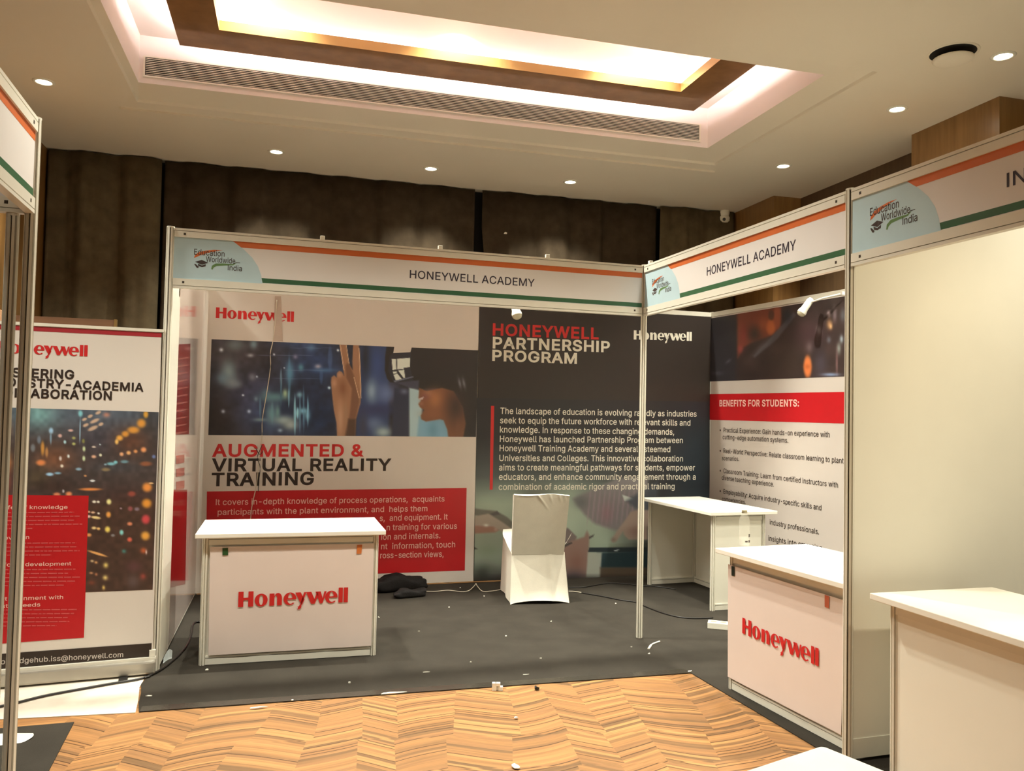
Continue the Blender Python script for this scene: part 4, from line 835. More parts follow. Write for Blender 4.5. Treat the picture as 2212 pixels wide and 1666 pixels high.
    p.blob(940, 862, 16, 20, (156, 92, 50), .9); p.blob(925, 850, 10, 8, (168, 106, 70), .6); p.blob(935, 895, 22, 10, (128, 74, 42), .7); p.blob(985, 880, 22, 40, (58, 38, 28), .95); p.blob(918, 857, 10, 8, (120, 66, 52), .7); p.poly([(905, 861), (916, 857), (913, 863), (907, 865)], (206, 176, 158), 1.5, .8)
    p.blob(990, 930, 8, 24, (108, 66, 42), .8); p.blob(910, 872, 5, 5, (146, 88, 60), .7)
    for x in (993, 1002): p.blob(x, 828, 3, 11, (120, 110, 102), .8, -12)
PO = Plane((.069, 1.954), (4.596, .0086), .004)
po = thing('poster', 'white and red training poster with a photo of a woman in a virtual reality headset', 'poster', PO.P(1.13, .02, 0))
m = MB(); m.slab(PO, [(.002, .014), (2.270, .018), (2.270, 2.452), (.002, 2.452)], -.002, 0); m.build('sheet', PAPER, po)
picture('photo', PO, ((457, 733), (1033, 757), (1028, 944), (450, 940)), 1.7, vr, .001, po, REFB)
MB().ppoly(PO, [PO.at(852, 748), PO.at(890, 748), PO.at(886.5, 761), PO.at(849.5, 763)], .0016).build('notch', PAPER, po)
m = MB(); wordmark(m, PO, PO.at(466, 687), PO.at(634.6, 695.7), .002); m.build('wordmark', REDLOGO, po)
m = MB(); T(m, PO, 'AUGMENTED &', (457.7, 987.4), (785.7, 986.7), 959, .002, .028); m.build('red_heading', REDLOGO, po)
m = MB(); T(m, PO, 'VIRTUAL REALITY', (457, 1019), (845, 1017.4), 990.5, .002, .028); T(m, PO, 'TRAINING', (456.6, 1051), (677.7, 1048), 1021.5, .002, .028); m.build('black_heading', BLACKINK, po)
MB().ppoly(PO, pts(PO, (447, 1062), (1008, 1054.3), (1004, 1232.7), (444, 1253)), .001).build('red_box', RED, po)
m = MB()
for s, a, b in (('It covers in-depth knowledge of process operations,  acquaints', (466, 1091.5), (960, 1083.5)), ('participants with the plant environment, and  helps them', (470, 1113), (923, 1104.5)),
                ('s,  and equipment. It', (820, 1126), (967, 1122.5)), ('n training for various', (835, 1146), (987, 1142.5)), ('ion and internals.', (823, 1166.5), (951, 1163)), ('nt  information, touch', (823, 1187), (983, 1182.3)), ('ross-section views,', (821, 1206.5), (958, 1203))):
    T(m, PO, s, a, b, a[1] - 13, .002)
m.build('paragraph', PINKINK, po)
tape = pm('grey_tape', (196, 178, 164), .3, .05); MB().ppoly(PO, pts(PO, (594, 640), (607, 640), (611, 738), (590, 737)), .0024).build('tape_strip', tape, po)

def partner(p):
    p.fill((34, 27, 24)); p.blob(1500, 1000, 60, 140, (22, 30, 33), .9)
    Y = p.Y; X = p.X
    p.mix((88, 90, 76), np.clip((Y - 945) / 130, 0, 1) * np.clip((1440 - X) / 200, 0, 1) * .95)
    p.mix((142, 140, 108), np.clip((Y - 1030) / 60, 0, 1) * np.clip((1430 - X) / 120, 0, 1) * .95)
    p.mix((58, 64, 62), np.clip((Y - 1050) / 50, 0, 1) * np.clip((X - 1400) / 40, 0, 1) * .6)
    p.blob(1165, 1070, 45, 30, (92, 84, 66), .8); p.blob(1230, 1100, 40, 50, (150, 146, 114), .7)
    p.noise(.10, 30, 5)
    # striped sleeve and collar
    p.poly([(1238, 1078), (1262, 1066), (1330, 1035), (1400, 1030), (1400, 1120), (1385, 1140), (1330, 1146), (1285, 1132), (1262, 1112)], (112, 96, 84), 8)
    for k in range(11): p.box(1272 + k * 10.5, 1095, 2.2, 40, (140, 108, 100), .5, 6)
    p.blob(1310, 1110, 14, 22, (134, 82, 78), .45); p.blob(1255, 1085, 16, 14, (84, 76, 66), .8)
    p.poly([(1344, 1069), (1370, 1078), (1362, 1082), (1349, 1083)], (176, 164, 138), 2)
    p.poly([(1352, 1082), (1420, 1040), (1420, 1106), (1380, 1104)], (62, 60, 58), 8, .8)
    # left hand with sleeve
    p.poly([(1022, 1098), (1042, 1101), (1072, 1104), (1095, 1117), (1120, 1140), (1120, 1160), (1060, 1125), (1022, 1112)], (96, 84, 66), 4); p.poly([(1058, 1111), (1074, 1104), (1080, 1112), (1066, 1114)], (74, 62, 52), 3)
    p.poly([(1022, 1116), (1055, 1110), (1085, 1128), (1110, 1146), (1100, 1158), (1072, 1142), (1022, 1140)], (150, 124, 98), 4); p.poly([(1022, 1136), (1065, 1138), (1078, 1145), (1070, 1152), (1022, 1154)], (142, 96, 72), 4); p.blob(1050, 1135, 5, 3, (206, 190, 160), .9); p.blob(1071, 1144, 4, 4, (170, 132, 104), .8)
    # cloth below
    p.poly([(1022, 1154), (1075, 1150), (1100, 1165), (1100, 1255), (1022, 1255)], (138, 134, 104), 6); p.blob(1055, 1190, 26, 12, (126, 126, 92), .8); p.blob(1040, 1240, 30, 22, (58, 56, 44), .95); p.blob(1075, 1245, 16, 18, (84, 74, 62), .8); p.poly([(1022, 1180), (1031, 1186), (1022, 1188)], (62, 52, 42), 2)
    # big hand and pen
    p.poly([(1214, 1136), (1228, 1142), (1246, 1160), (1240, 1174), (1214, 1176)], (108, 86, 72), 4)
    p.poly([(1214, 1185), (1232, 1170), (1262, 1160), (1268, 1146), (1273, 1158), (1272, 1180), (1270, 1205), (1274, 1225), (1266, 1252), (1214, 1255)], (128, 92, 72), 5); p.blob(1245, 1215, 20, 24, (112, 70, 52), .7); p.blob(1240, 1245, 26, 14, (70, 54, 50), .9)
    p.poly([(1217, 1178), (1235, 1171), (1236, 1174), (1219, 1183)], (62, 50, 40), 1.4); p.poly([(1272, 1160), (1284, 1154), (1281, 1160), (1273, 1165)], (72, 60, 50), 1.6)
    # pointing hand
    p.poly([(1320, 1168), (1332, 1148), (1352, 1122), (1362, 1106), (1378, 1102), (1402, 1102), (1402, 1166), (1358, 1166), (1348, 1156), (1346, 1148), (1331, 1170), (1324, 1172)], (142, 112, 88), 4); p.blob(1372, 1148, 18, 14, (120, 84, 66), .7); p.blob(1325, 1166, 6, 5, (110, 88, 70), .7)
    # tablet
    p.poly([(1273, 1183), (1410, 1182), (1410, 1194), (1270, 1193)], (36, 40, 38), 2); p.poly([(1290, 1194), (1410, 1192), (1410, 1228), (1292, 1228)], (34, 46, 44), 5); p.poly([(1270, 1194), (1300, 1194), (1296, 1247), (1266, 1247)], (150, 138, 112), 4); p.poly([(1296, 1226), (1410, 1226), (1410, 1250), (1296, 1250)], (84, 64, 46), 5); p.box(1332, 1189, 6, 1.2, (200, 190, 168), .9, -8)
    p.poly([(1400, 1140), (1440, 1140), (1440, 1255), (1400, 1255)], (44, 40, 34), 10, .8)
    p.mix((40, 33, 27), np.clip((Y - 1238) / 14, 0, 1) * .8)
pd = thing('poster', 'dark partnership poster with white text and a photo of hands at a table', 'poster', PO.P(3.43, .02, 0))
m = MB(); m.slab(PO, [(2.274, .016), (4.586, .016), (4.586, 2.452), (2.274, 2.452)], -.002, 0); m.build('sheet', BLACKM if False else pm('dark_print', (46, 38, 34), .45, .03), pd)
picture('photo', PO, ((1030, 860), (1533, 868), (1533, 1252), (1024, 1254)), 2.0, partner, .001, pd, REFB)
m = MB(); T(m, PO, 'HONEYWELL', (1064, 725), (1293, 733.7), 698.5, .002, .024); m.build('red_heading', pm('dim_red_ink', (196, 40, 36), .5), pd)
m = MB(); T(m, PO, 'PARTNERSHIP', (1064, 753), (1317, 761.6), 727.5, .002, .024); T(m, PO, 'PROGRAM', (1063, 780), (1246, 786.5), 755.5, .002, .024); m.build('white_heading', WHITEINK, pd)
m = MB(); wordmark(m, PO, PO.at(1368.7, 733.6), PO.at(1494, 736.7), .002); m.build('wordmark', WHITEINK, pd)
MB().ppoly(PO, pts(PO, (1060.5, 877), (1067.5, 877), (1064, 1058), (1057.5, 1058)), .002).build('red_bar', REDLOGO, pd)
m = MB()
for s, x0, y0, x1, y1 in (('The landscape of education is evolving rapidly as industries', 1080.5, 894.3, 1504.3, 900.6), ('seek to equip the future workforce with relevant skills and', 1080, 914.7, 1491, 919.9), ('knowledge. In response to these changing demands,', 1079.7, 934.5, 1456, 939.6), ('Honeywell has launched Partnership Program between', 1079.5, 955, 1474.7, 957.6),
                          ('Honeywell Training Academy and several esteemed', 1079, 975, 1447.6, 977), ('Universities and Colleges. This innovative collaboration', 1078.5, 996.3, 1475, 997.2), ('aims to create meaningful pathways for students, empower', 1077.7, 1016.6, 1501, 1016.6), ('educators, and enhance community engagement through a', 1077.5, 1037, 1502.5, 1036.6), ('combination of academic rigor and practical training', 1077, 1058.7, 1457, 1057)):
    T(m, PO, s, (x0, y0), (x1, y1), y0 - 13.6, .002)
m.build('paragraph', WHITEINK, pd)
# ------------------------------------------------------------------ benefits poster on the right wall
RO_ = Plane((4.665, 1.954), (.0848, -.9964), .006)
REFR = (190, 172, 150)
def bene(p):
    p.fill((48, 33, 26)); p.noise(.3, 28, 8)
    k = 6.9125; Z = lambda x, y: (1520 + x / k, 620 + y / k)
    def b(x, y, rx, ry, c, a=1, rot=0, box=False): (p.box if box else p.blob)(1520 + x / k, 620 + y / k, rx / k, ry / k, c, a, rot)
    p.poly([Z(0, 430), Z(490, 430), Z(490, 1450), Z(0, 1450)], (38, 31, 29), 10)
    p.poly([Z(500, 300), Z(1160, 300), Z(1150, 620), Z(980, 740), Z(720, 830), Z(600, 900), Z(510, 1060)], (100, 46, 28), 6, .95)
    b(760, 700, 110, 130, (48, 34, 26), .95); b(760, 430, 200, 100, (96, 44, 28), .8); b(1005, 600, 75, 120, (148, 74, 36), 1, 0, True); b(900, 560, 80, 110, (126, 62, 34), .7); b(1100, 460, 60, 180, (122, 60, 36), .8, 0, True); b(1010, 420, 45, 80, (66, 40, 28), .9, 0, True); b(600, 720, 60, 160, (110, 40, 30), .6); b(550, 930, 40, 60, (132, 54, 44), .7)
    p.poly([Z(1340, 380), Z(1380, 420), Z(1100, 780), Z(760, 1060), Z(740, 1030), Z(1000, 760)], (74, 64, 58), 4, .8)
    b(1250, 420, 70, 120, (32, 30, 30), .9); b(1600, 700, 250, 200, (62, 36, 34), .6); b(1300, 1150, 200, 250, (48, 34, 24), .7); b(1880, 560, 40, 70, (150, 102, 62), .9); b(1900, 590, 22, 40, (188, 136, 84), .9); b(1870, 400, 26, 40, (168, 136, 122), .8); b(1960, 420, 30, 110, (120, 96, 88), .7)
    b(1555, 1190, 62, 170, (190, 96, 44), 1, 0, True); b(1550, 1190, 50, 40, (160, 72, 30), .9); b(1580, 900, 50, 80, (92, 68, 60), .8); b(1720, 640, 36, 60, (104, 86, 76), .8); b(1870, 790, 30, 50, (84, 78, 74), .8); b(2060, 780, 26, 60, (134, 132, 122), .9); b(2020, 920, 30, 80, (128, 122, 102), .8); b(1990, 1150, 14, 200, (124, 84, 74), .7)
    b(1750, 1150, 100, 200, (62, 52, 54), .6); b(1900, 1310, 120, 24, (120, 128, 140), .8); b(2080, 420, 40, 100, (84, 80, 74), .7); b(370, 1110, 50, 20, (86, 76, 72), .6, -40); b(200, 1290, 80, 30, (76, 68, 66), .5); b(860, 900, 40, 200, (90, 78, 70), .4, 45)
bp = thing('poster', 'benefits for students poster with a red band, bullet list and dark orange photo', 'poster', RO_.P(1.0, .05, 0))
m = MB(); m.slab(RO_, [(-.01 + .012, .05), (1.98, .05), (1.98, 2.45), (.002, 2.45)], -.002, 0); m.build('sheet', GREYP, bp)
picture('photo', RO_, ((1536, 688), (1832, 639), (1832, 813), (1533, 824.6)), 1.8, bene, .001, bp, REFR)
MB().ppoly(RO_, pts(RO_, (1532.5, 851.7), (1834, 846.6), (1834, 915.5), (1532, 907)), .001).build('red_band', RED, bp)
m = MB(); T(m, RO_, 'BENEFITS FOR STUDENTS:', (1554.5, 878.3), (1726.3, 878.6), 864.5, .002, .02); m.build('heading', PINKINK, bp)
m = MB()
for s, x0, y0, x1, y1, h in (('•  Practical Experience: Gain hands-on experience with', 1555, 933.6, 1792.5, 945, 10), ('cutting-edge automation systems.', 1561.5, 949, 1703, 957, 10), ('•  Real-World Perspective: Relate classroom learning to plant', 1555, 978, 1822.5, 1001.5, 10), ('scenarios.', 1559.8, 994.5, 1597, 996.5, 9.5),
                             ('•  Classroom Training: Learn from certified instructors with', 1555, 1021, 1810.5, 1054, 10), ('diverse teaching experience.', 1559.5, 1036.7, 1672, 1052, 10), ('•  Employability: Acquire industry-specific skills and', 1555, 1065, 1774.7, 1103, 10), ('competencies.', 1560, 1082, 1611, 1089.5, 9),
                             ('industry professionals.', 1663, 1133, 1769.5, 1155, 11), ('insights into emerging', 1660, 1168, 1776, 1190, 11)):
    T(m, RO_, s, (x0, y0), (x1, y1), y0 - h, .002)
m.build('bullet_text', BLACKINK, bp)
# ------------------------------------------------------------------ glossy red and white poster on the left side wall
SO = Plane((0.012, .03), (.069, 1.92), .004)
sp = thing('poster', 'glossy red and white poster on the left side wall seen almost edge on', 'poster', SO.P(1.0, .1, 0))
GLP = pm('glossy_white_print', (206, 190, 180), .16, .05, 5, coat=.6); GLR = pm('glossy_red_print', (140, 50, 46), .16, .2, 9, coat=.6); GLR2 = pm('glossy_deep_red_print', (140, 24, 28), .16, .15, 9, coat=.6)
m = MB(); m.slab(SO, [(.36, .04), (1.84, .04), (1.84, 2.44), (.36, 2.44)], -.002, 0); m.build('sheet', GLP, sp)
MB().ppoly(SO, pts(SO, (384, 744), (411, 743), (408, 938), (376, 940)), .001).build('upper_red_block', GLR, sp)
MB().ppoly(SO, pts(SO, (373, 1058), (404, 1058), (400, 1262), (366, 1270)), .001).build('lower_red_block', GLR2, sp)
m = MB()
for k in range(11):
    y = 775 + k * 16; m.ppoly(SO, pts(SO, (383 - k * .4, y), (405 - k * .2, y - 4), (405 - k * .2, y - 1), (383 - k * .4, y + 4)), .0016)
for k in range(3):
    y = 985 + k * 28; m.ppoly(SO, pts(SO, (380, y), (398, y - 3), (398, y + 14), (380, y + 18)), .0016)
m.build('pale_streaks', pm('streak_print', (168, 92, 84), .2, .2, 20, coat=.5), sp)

# ================================================================== ROLL-UP BANNER
_a, _b2 = ground(36, 1489), ground(330, 1462)
BN = Plane(_a[:2], (_b2[0] - _a[0], _b2[1] - _a[1]), -.045)
sr = BN.at(343, 890)[0]; sc_ = (BN.at(-9, 762)[0] + BN.at(189, 770)[0]) / 2; sl = 2 * sc_ - sr
REFN = (212, 184, 164)
def city(p):
    p.fill((68, 50, 43)); k = 5.206; X, Y = p.X, p.Y
    def b(x, y, rx, ry, c, a=1, rot=0, box=False): (p.box if box else p.blob)(x / k, 860 + y / k, rx / k, ry / k, c, a, rot)
    p.mix((84, 84, 88), np.clip((960 - Y) / 60, 0, 1) * .8); b(430, 180, 200, 150, (112, 134, 122), .95); b(1700, 300, 150, 300, (56, 46, 42), .8); b(1100, 480, 260, 160, (66, 54, 56), .8)
    b(620, 680, 220, 140, (124, 70, 44), .85); b(1480, 480, 200, 160, (104, 54, 32), .7); b(420, 900, 160, 120, (84, 62, 40), .8); b(620, 1000, 260, 90, (58, 36, 28), .9); b(1400, 1150, 420, 160, (66, 38, 30), .9); b(1300, 780, 280, 60, (66, 62, 62), .5)
    b(60, 350, 60, 110, (190, 112, 62), .95); b(60, 720, 70, 120, (214, 118, 52), .95); b(30, 950, 90, 160, (150, 56, 40), .9); b(40, 560, 60, 60, (88, 56, 40), .7); b(20, 250, 60, 60, (136, 92, 68), .8)
    p.mix((70, 42, 30), np.clip((Y - 1075) / 20, 0, 1) * .9); p.noise(.25, 9, 12)
    pk, og, yl, wh, te = (198, 146, 112), (206, 124, 46), (206, 172, 104), (220, 206, 190), (126, 168, 160)
    for x, y, w, h in ((950, 240, 30, 16), (1015, 205, 32, 18), (1105, 165, 36, 18), (965, 305, 36, 18), (1065, 258, 58, 20), (1045, 340, 62, 22), (1135, 295, 30, 18)): b(x, y, w, h, pk, .95, -24, True)
    b(1198, 190, 36, 26, (184, 110, 84), .95)
    for x, y, r, s, c in ((795, 365, 26, 13, (204, 146, 126)), (675, 425, 20, 18, (204, 146, 126)), (730, 495, 12, 18, (180, 196, 190)), (830, 450, 18, 14, (160, 140, 76)), (830, 516, 18, 14, (176, 156, 86)), (938, 485, 14, 22, (130, 112, 56)), (945, 572, 14, 26, (196, 186, 130)), (943, 680, 14, 26, (204, 194, 140)),
                          (1055, 550, 20, 8, (232, 186, 156)), (1125, 524, 8, 8, (206, 196, 186)), (1055, 660, 24, 16, (220, 150, 112)), (1130, 642, 14, 14, (236, 206, 160)), (770, 655, 12, 17, wh), (680, 680, 14, 22, (206, 170, 150)), (697, 765, 16, 16, (222, 190, 160)), (575, 368, 22, 30, (158, 172, 180)), (572, 450, 9, 60, (126, 134, 138)),
                          (905, 175, 22, 32, te), (900, 370, 6, 120, (150, 158, 160)), (1250, 740, 44, 16, (120, 156, 152)), (1400, 716, 40, 16, (104, 122, 120)), (1300, 722, 20, 16, te), (885, 800, 30, 14, (140, 152, 154)), (560, 858, 38, 16, (164, 182, 200)), (650, 845, 34, 12, (128, 146, 150)), (1190, 805, 44, 18, (132, 100, 66)), (1185, 748, 14, 9, (130, 138, 136)),
                          (460, 728, 48, 30, (216, 116, 62)), (480, 565, 18, 70, (196, 122, 52)), (525, 610, 16, 50, (176, 110, 60)), (1640, 740, 60, 24, (136, 72, 44)), (1730, 660, 18, 18, (100, 100, 128)), (1040, 930, 26, 10, (244, 226, 210)), (960, 875, 14, 10, (190, 120, 70)), (440, 470, 20, 40, (110, 104, 104)), (370, 560, 24, 40, (116, 104, 98)),
                          (1015, 1027, 108, 14, (218, 118, 56)), (1590, 285, 44, 44, og), (1500, 360, 60, 34, og), (1410, 405, 36, 30, og), (1345, 450, 34, 28, (222, 142, 58)), (1313, 492, 18, 26, (230, 160, 80)), (1640, 185, 24, 36, (202, 130, 44)), (1615, 582, 28, 26, (222, 130, 76)), (1525, 600, 20, 18, (206, 124, 70)), (1447, 617, 22, 20, (222, 148, 88)), (1367, 632, 20, 20, (222, 144, 96)),
                          (640, 1085, 36, 20, (206, 110, 70)), (775, 1080, 32, 24, (220, 120, 72)), (712, 1048, 10, 16, (190, 160, 150)), (1655, 1005, 48, 46, (222, 124, 52)), (1650, 1185, 48, 46, (216, 126, 42)), (1640, 1365, 42, 46, (196, 60, 58)), (1635, 1550, 44, 44, (222, 140, 54)), (1225, 1167, 24, 28, (236, 198, 122)), (1220, 1312, 24, 30, (226, 138, 60)), (1210, 1478, 26, 30, (236, 186, 84)),
                          (1060, 1167, 20, 13, (238, 204, 170)), (1105, 1168, 14, 12, (238, 204, 170)), (1000, 1280, 14, 10, (232, 150, 110)), (1046, 1287, 22, 10, (236, 170, 128)), (1108, 1297, 12, 10, (240, 200, 170)), (1000, 1332, 18, 14, (240, 170, 150)), (1058, 1462, 24, 14, (238, 180, 112)), (1108, 1470, 18, 14, (226, 160, 92)), (1000, 1540, 26, 18, (216, 130, 70)), (1460, 1415, 26, 18, (214, 116, 76)), (1458, 1592, 24, 22, (210, 84, 60)),
                          (1367, 1512, 20, 26, (132, 178, 160)), (1482, 1078, 40, 28, (142, 60, 44)), (1465, 1245, 24, 24, (142, 68, 62)), (1540, 1250, 24, 18, (124, 96, 98)), (1360, 1242, 12, 8, (164, 120, 116)), (1270, 1545, 20, 14, (130, 110, 100)), (1700, 958, 24, 8, (240, 170, 110))):
        p.blob(x / k, 860 + y / k, r * 1.15 / k, s * 1.15 / k, c, 1, 0, 4)
    b(1078, 1345, 56, 16, (240, 184, 116), 1, 8, True)
    k2 = 3.967
    def d(x, y, rx, ry, c, a=1, rot=0, box=False): (p.box if box else p.blob)(x / k2, 1060 + y / k2, rx / k2, ry / k2, c, a, rot)
    for x, y, rx, ry, c, ro in ((907, 640, 20, 22, (230, 180, 92), 0), (902, 746, 20, 20, (230, 180, 100), 0), (888, 832, 12, 18, (228, 170, 84), 0), (790, 604, 14, 9, (232, 176, 120), 0), (824, 616, 12, 10, (226, 150, 84), 0), (782, 706, 16, 9, (206, 130, 84), 0), (825, 718, 12, 12, (190, 110, 70), 0), (835, 540, 88, 11, (232, 150, 80), 17), (1230, 515, 26, 24, (186, 80, 40), 0), (1254, 528, 6, 18, (236, 190, 170), 0), (1063, 520, 18, 16, (70, 112, 96), 0), (1225, 735, 26, 26, (150, 58, 44), 0), (1150, 650, 70, 50, (90, 50, 44), 0), (1140, 780, 50, 60, (88, 62, 54), 0), (785, 790, 30, 20, (120, 56, 36), 0)):
        d(x, y, rx, ry, c, .95, ro, abs(ro) > 1)
bn = thing('roll_up_banner', 'tall white roll-up banner with city lights photo and red text box', 'banner', BN.P((sl + sr) / 2, 0, 0))
m = MB(); m.slab(BN, [(sl, .085), (sr + .012, .085), (sr, BN.at(352, 719)[1]), (sl, BN.at(352, 719)[1] + .005)], -.001, 0); m.build('sheet', PAPER, bn)
zt = BN.at(340, 716)[1]
m = MB(); m.pbox(BN, sl - .005, sr + .012, zt - .004, zt + .012, -.016, .008); m.build('top_rail', GREYM if False else WHITEP, bn)
o = .0012
def bq(name, q, mat, oo=o): return MB().ppoly(BN, q, oo).build(name, mat, bn)
zr0, zr1 = BN.at(351, 729)[1], BN.at(351, 719.5)[1]
bq('red_edge', [(sl, zr0), (sr, zr0), (sr, zr1), (sl, zr1)], pm('crimson_print', (166, 36, 46), .5, .03))
m = MB(); wordmark(m, BN, BN.at(-9, 761.7), BN.at(189, 770), .0025); m.build('wordmark', REDLOGO, bn)
m = MB(); T(m, BN, 'FOSTERING', (-17, 813), (160, 819.7), 792.5, .0025, .026); T(m, BN, 'INDUSTRY-ACADEMIA', (-17, 834), (310, 846.6), 814, .0025, .026); T(m, BN, 'COLLABORATION', (-17, 857.5), (241.5, 865), 837, .0025, .026); m.build('heading', BLACKINK, bn)
picture('photo', BN, ((-100, 877), (343, 890.5), (329.7, 1274), (-100, 1291)), 1.9, city, o, bn, REFN)
bq('red_box', [BN.at(-90, 1068), BN.at(191.6, 1071), BN.at(181.5, 1377.6), BN.at(-100, 1398)], RED, .002)
m = MB()
for s, x0, y0, x1, y1, h in (('Transfer of knowledge', -28, 1101, 146, 1099.5, 8.5), ('Innovation', -14, 1167, 63, 1164.5, 8.5), ('Workforce development', -34, 1225, 154, 1221.5, 8.5), ('Direct alignment with', -32, 1299, 136.5, 1294, 8.5), ('industry needs', -32, 1315, 87, 1310, 8.5)):
    T(m, BN, s, (x0, y0), (x1, y1), y0 - h, .003)
m.build('subheadings', PINKINK, bn)
m = MB(); rr = random.Random(4)
for y0, n, ends in ((1108, 5, (160, 172, 160, 178, 70)), (1174, 4, (165, 165, 172, 112)), (1231, 5, (163, 147, 173, 162, 138)), (1318, 5, (166, 160, 147, 150, 122))):
    for i in range(n):
        y = y0 + i * 8.6; x = -28.0
        while x < ends[i]:
            w = rr.uniform(6, 20); x1 = min(x + w, ends[i])
            m.ppoly(BN, [BN.at(x, y + 1.2 - x * .008), BN.at(x1, y + 1.2 - x1 * .008), BN.at(x1, y - 1.3 - x1 * .008), BN.at(x, y - 1.3 - x * .008)], .003); x = x1 + 2.2
m.build('fine_print', ROSEINK, bn)
bq('black_band', [BN.at(-100, 1420), BN.at(327.7, 1389.5), BN.at(326, 1435.6), BN.at(-100, 1467)], BLACKINK, .002)
m = MB(); T(m, BN, 'knowledgehub.iss@honeywell.com', (-18, 1436.5), (266, 1419.3), 1425, .003); m.build('address', GREYP, bn)
m = MB(); m.pbox(BN, sl - .02, sr + .03, .012, .085, -.05, .045); m.build('cassette', GREYM, bn, bevel=.012)
m = MB(); m.pbox(BN, sl - .02, sr + .03, .084, .098, -.02, .02); m.build('cassette_lip', WHITEP, bn)
m = MB(); m.pbox(BN, sr - .005, sr + .028, .10, .135, -.012, .014); m.build('end_clip', WHITEP, bn)
for a in (sl + .16, BN.at(268, 1460)[0]):
    m = MB(); m.pbox(BN, a - .022, a + .022, .0, .014, -.05, .11); m.build('foot', BLACKP, bn, bevel=.004)
m = MB(); m.tube([BN.P((sl + sr) / 2, .06, -.02), BN.P((sl + sr) / 2, zt, -.012)], .008); m.build('support_pole', GREYM, bn)

# ================================================================== COUNTERS
def counter(name, label, org, rot, w, d, cat='counter', group='white exhibition counters', over=(.05, .035, .035, .08), zt=.762):
    r = thing(name, label, cat, (org[0], org[1], 0), group)
    cr, sn = math.cos(R(rot)), math.sin(R(rot))
    def Tm(x, y, z): return (org[0] + cr * x - sn * y, org[1] + sn * x + cr * y, z)
    h = zt - .026
    pr = post_profile(.0195)
    for x, y in ((.0195, .0195), (w - .0195, .0195), (w - .0195, d - .0195), (.0195, d - .0195)):
        m = MB(); m.prism([(x + a, y + b) for a, b in pr], .0, h); m.v = [Tm(*q) for q in m.v]; m.build('leg', ALU, r)
    def rails(nm, x0, x1, y0, y1):
        m = MB()
        for z0, z1 in ((h - .046, h - .016), (h - .0125, h - .001), (.008, .042), (.0455, .056)): m.box(x0, x1, y0, y1, z0, z1, Tm)
        m.build(nm, ALU, r)
    rails('front_rails', .036, w - .036, .005, .033); rails('side_rails', .006, .033, .036, d - .036); rails('side_rails', w - .033, w - .006, .036, d - .036)
    m = MB()
    for z0, z1 in ((h - .0165, h - .012), (.0418, .0458)): m.box(.036, w - .036, .010, .03, z0, z1, Tm)
    m.build('rail_groove', GAPM, r)  # filler coloured dark for the shade between the rail strips
    m = MB(); m.box(.036, w - .036, .014, .019, .05, h - .04, Tm); m.build('front_panel', LAM, r)
    for x in (.014, w - .019):
        m = MB(); m.box(x, x + .005, .036, d - .036, .05, h - .04, Tm); m.build('side_panel', LAM, r)
    m = MB(); m.box(-over[1], w + over[2], -over[0], d + over[3], h, zt, Tm); m.build('tabletop', TOPM, r, bevel=.003)
    return r, Tm
cl, TL = counter('counter', 'white counter in front of the training poster with red wordmark sheet', (.22, .046), -1.6, 1.008, .50)
FLc = Plane((TL(0, 0, 0)[0], TL(0, 0, 0)[1]), (math.cos(R(-1.6)), math.sin(R(-1.6))), .002)
ctr = Plane(TL(.0, 0, 0)[:2], FLc.d, .002)
sheet = pm('printed_sheet', (228, 212, 204), .4, .015, 5)
m = MB()
q = pts(FLc, (454, 1182), (808, 1174), (802, 1395), (450, 1416)); nq = 14
Q = [FLc.P(a, z, 0) for a, z in q]
m.patch(Q[3], Q[2], Q[1], Q[0], 14, 10, lambda u, v: (0, -.004 * abs(math.sin(9 * u + 3 * v)) * (1.0 if u < .12 or v < .12 else .25), 0)); sh = m.build('printed_sheet', sheet, cl, True)
m = MB(); wordmark(m, FLc, FLc.at(514.4, 1311.7), FLc.at(751, 1300.6), .0052); m.build('wordmark', REDLOGO, cl)
MB().ppoly(FLc, pts(FLc, (480.6, 1184), (492.9, 1183.5), (492.9, 1199.3), (480.6, 1199.7)), .0052).build('green_tape', pm('green_tape', (40, 80, 42), .3, .03), cl)
MB().ppoly(FLc, pts(FLc, (771.5, 1177.2), (782.3, 1176.6), (780.5, 1195.8), (770, 1196.5)), .0052).build('orange_tape', pm('orange_tape', (200, 112, 54), .3, .03), cl)
# right counter
ROTR = -87.0
cr_, TR = counter('counter', 'white counter under the side fascia with slanting red wordmark and a bottle on top', (3.0, -1.016), ROTR, .955, .50, over=(.06, .04, .004, .06))
FRc = Plane(TR(0, 0, 0)[:2], (math.cos(R(ROTR)), math.sin(R(ROTR))), .003)
m = MB(); q = pts(FRc, (1573, 1219), (1826, 1298), (1817, 1588), (1572, 1462)); Q = [FRc.P(a, z, 0) for a, z in q]
m.patch(Q[3], Q[2], Q[1], Q[0], 12, 10, lambda u, v: (-.003 * abs(math.sin(7 * u + 2 * v)) * (.8 if v < .1 else .25), 0, 0)); m.build('printed_sheet', sheet, cr_, True)
m = MB(); wordmark(m, FRc, FRc.at(1604.7, 1367.8), FRc.at(1769.8, 1439.8), .0045); m.build('wordmark', REDLOGO, cr_)
MB().ppoly(FRc, pts(FRc, (1581.5, 1223), (1588, 1224), (1588, 1245), (1581.5, 1243.5)), .0045).build('green_tape', pm('dark_green_tape', (34, 42, 30), .3, .03), cr_)
MB().ppoly(FRc, pts(FRc, (1783, 1285), (1793, 1288.5), (1792, 1314), (1783, 1311.5)), .0045).build('orange_tape', pm('rust_tape', (196, 100, 66), .3, .03), cr_)
cf, TF = counter('counter', 'plain white counter of the far booth, cut by the picture edge', FARO, -91.5, 1.0, .50, over=(.055, .045, .035, .08), zt=.768)
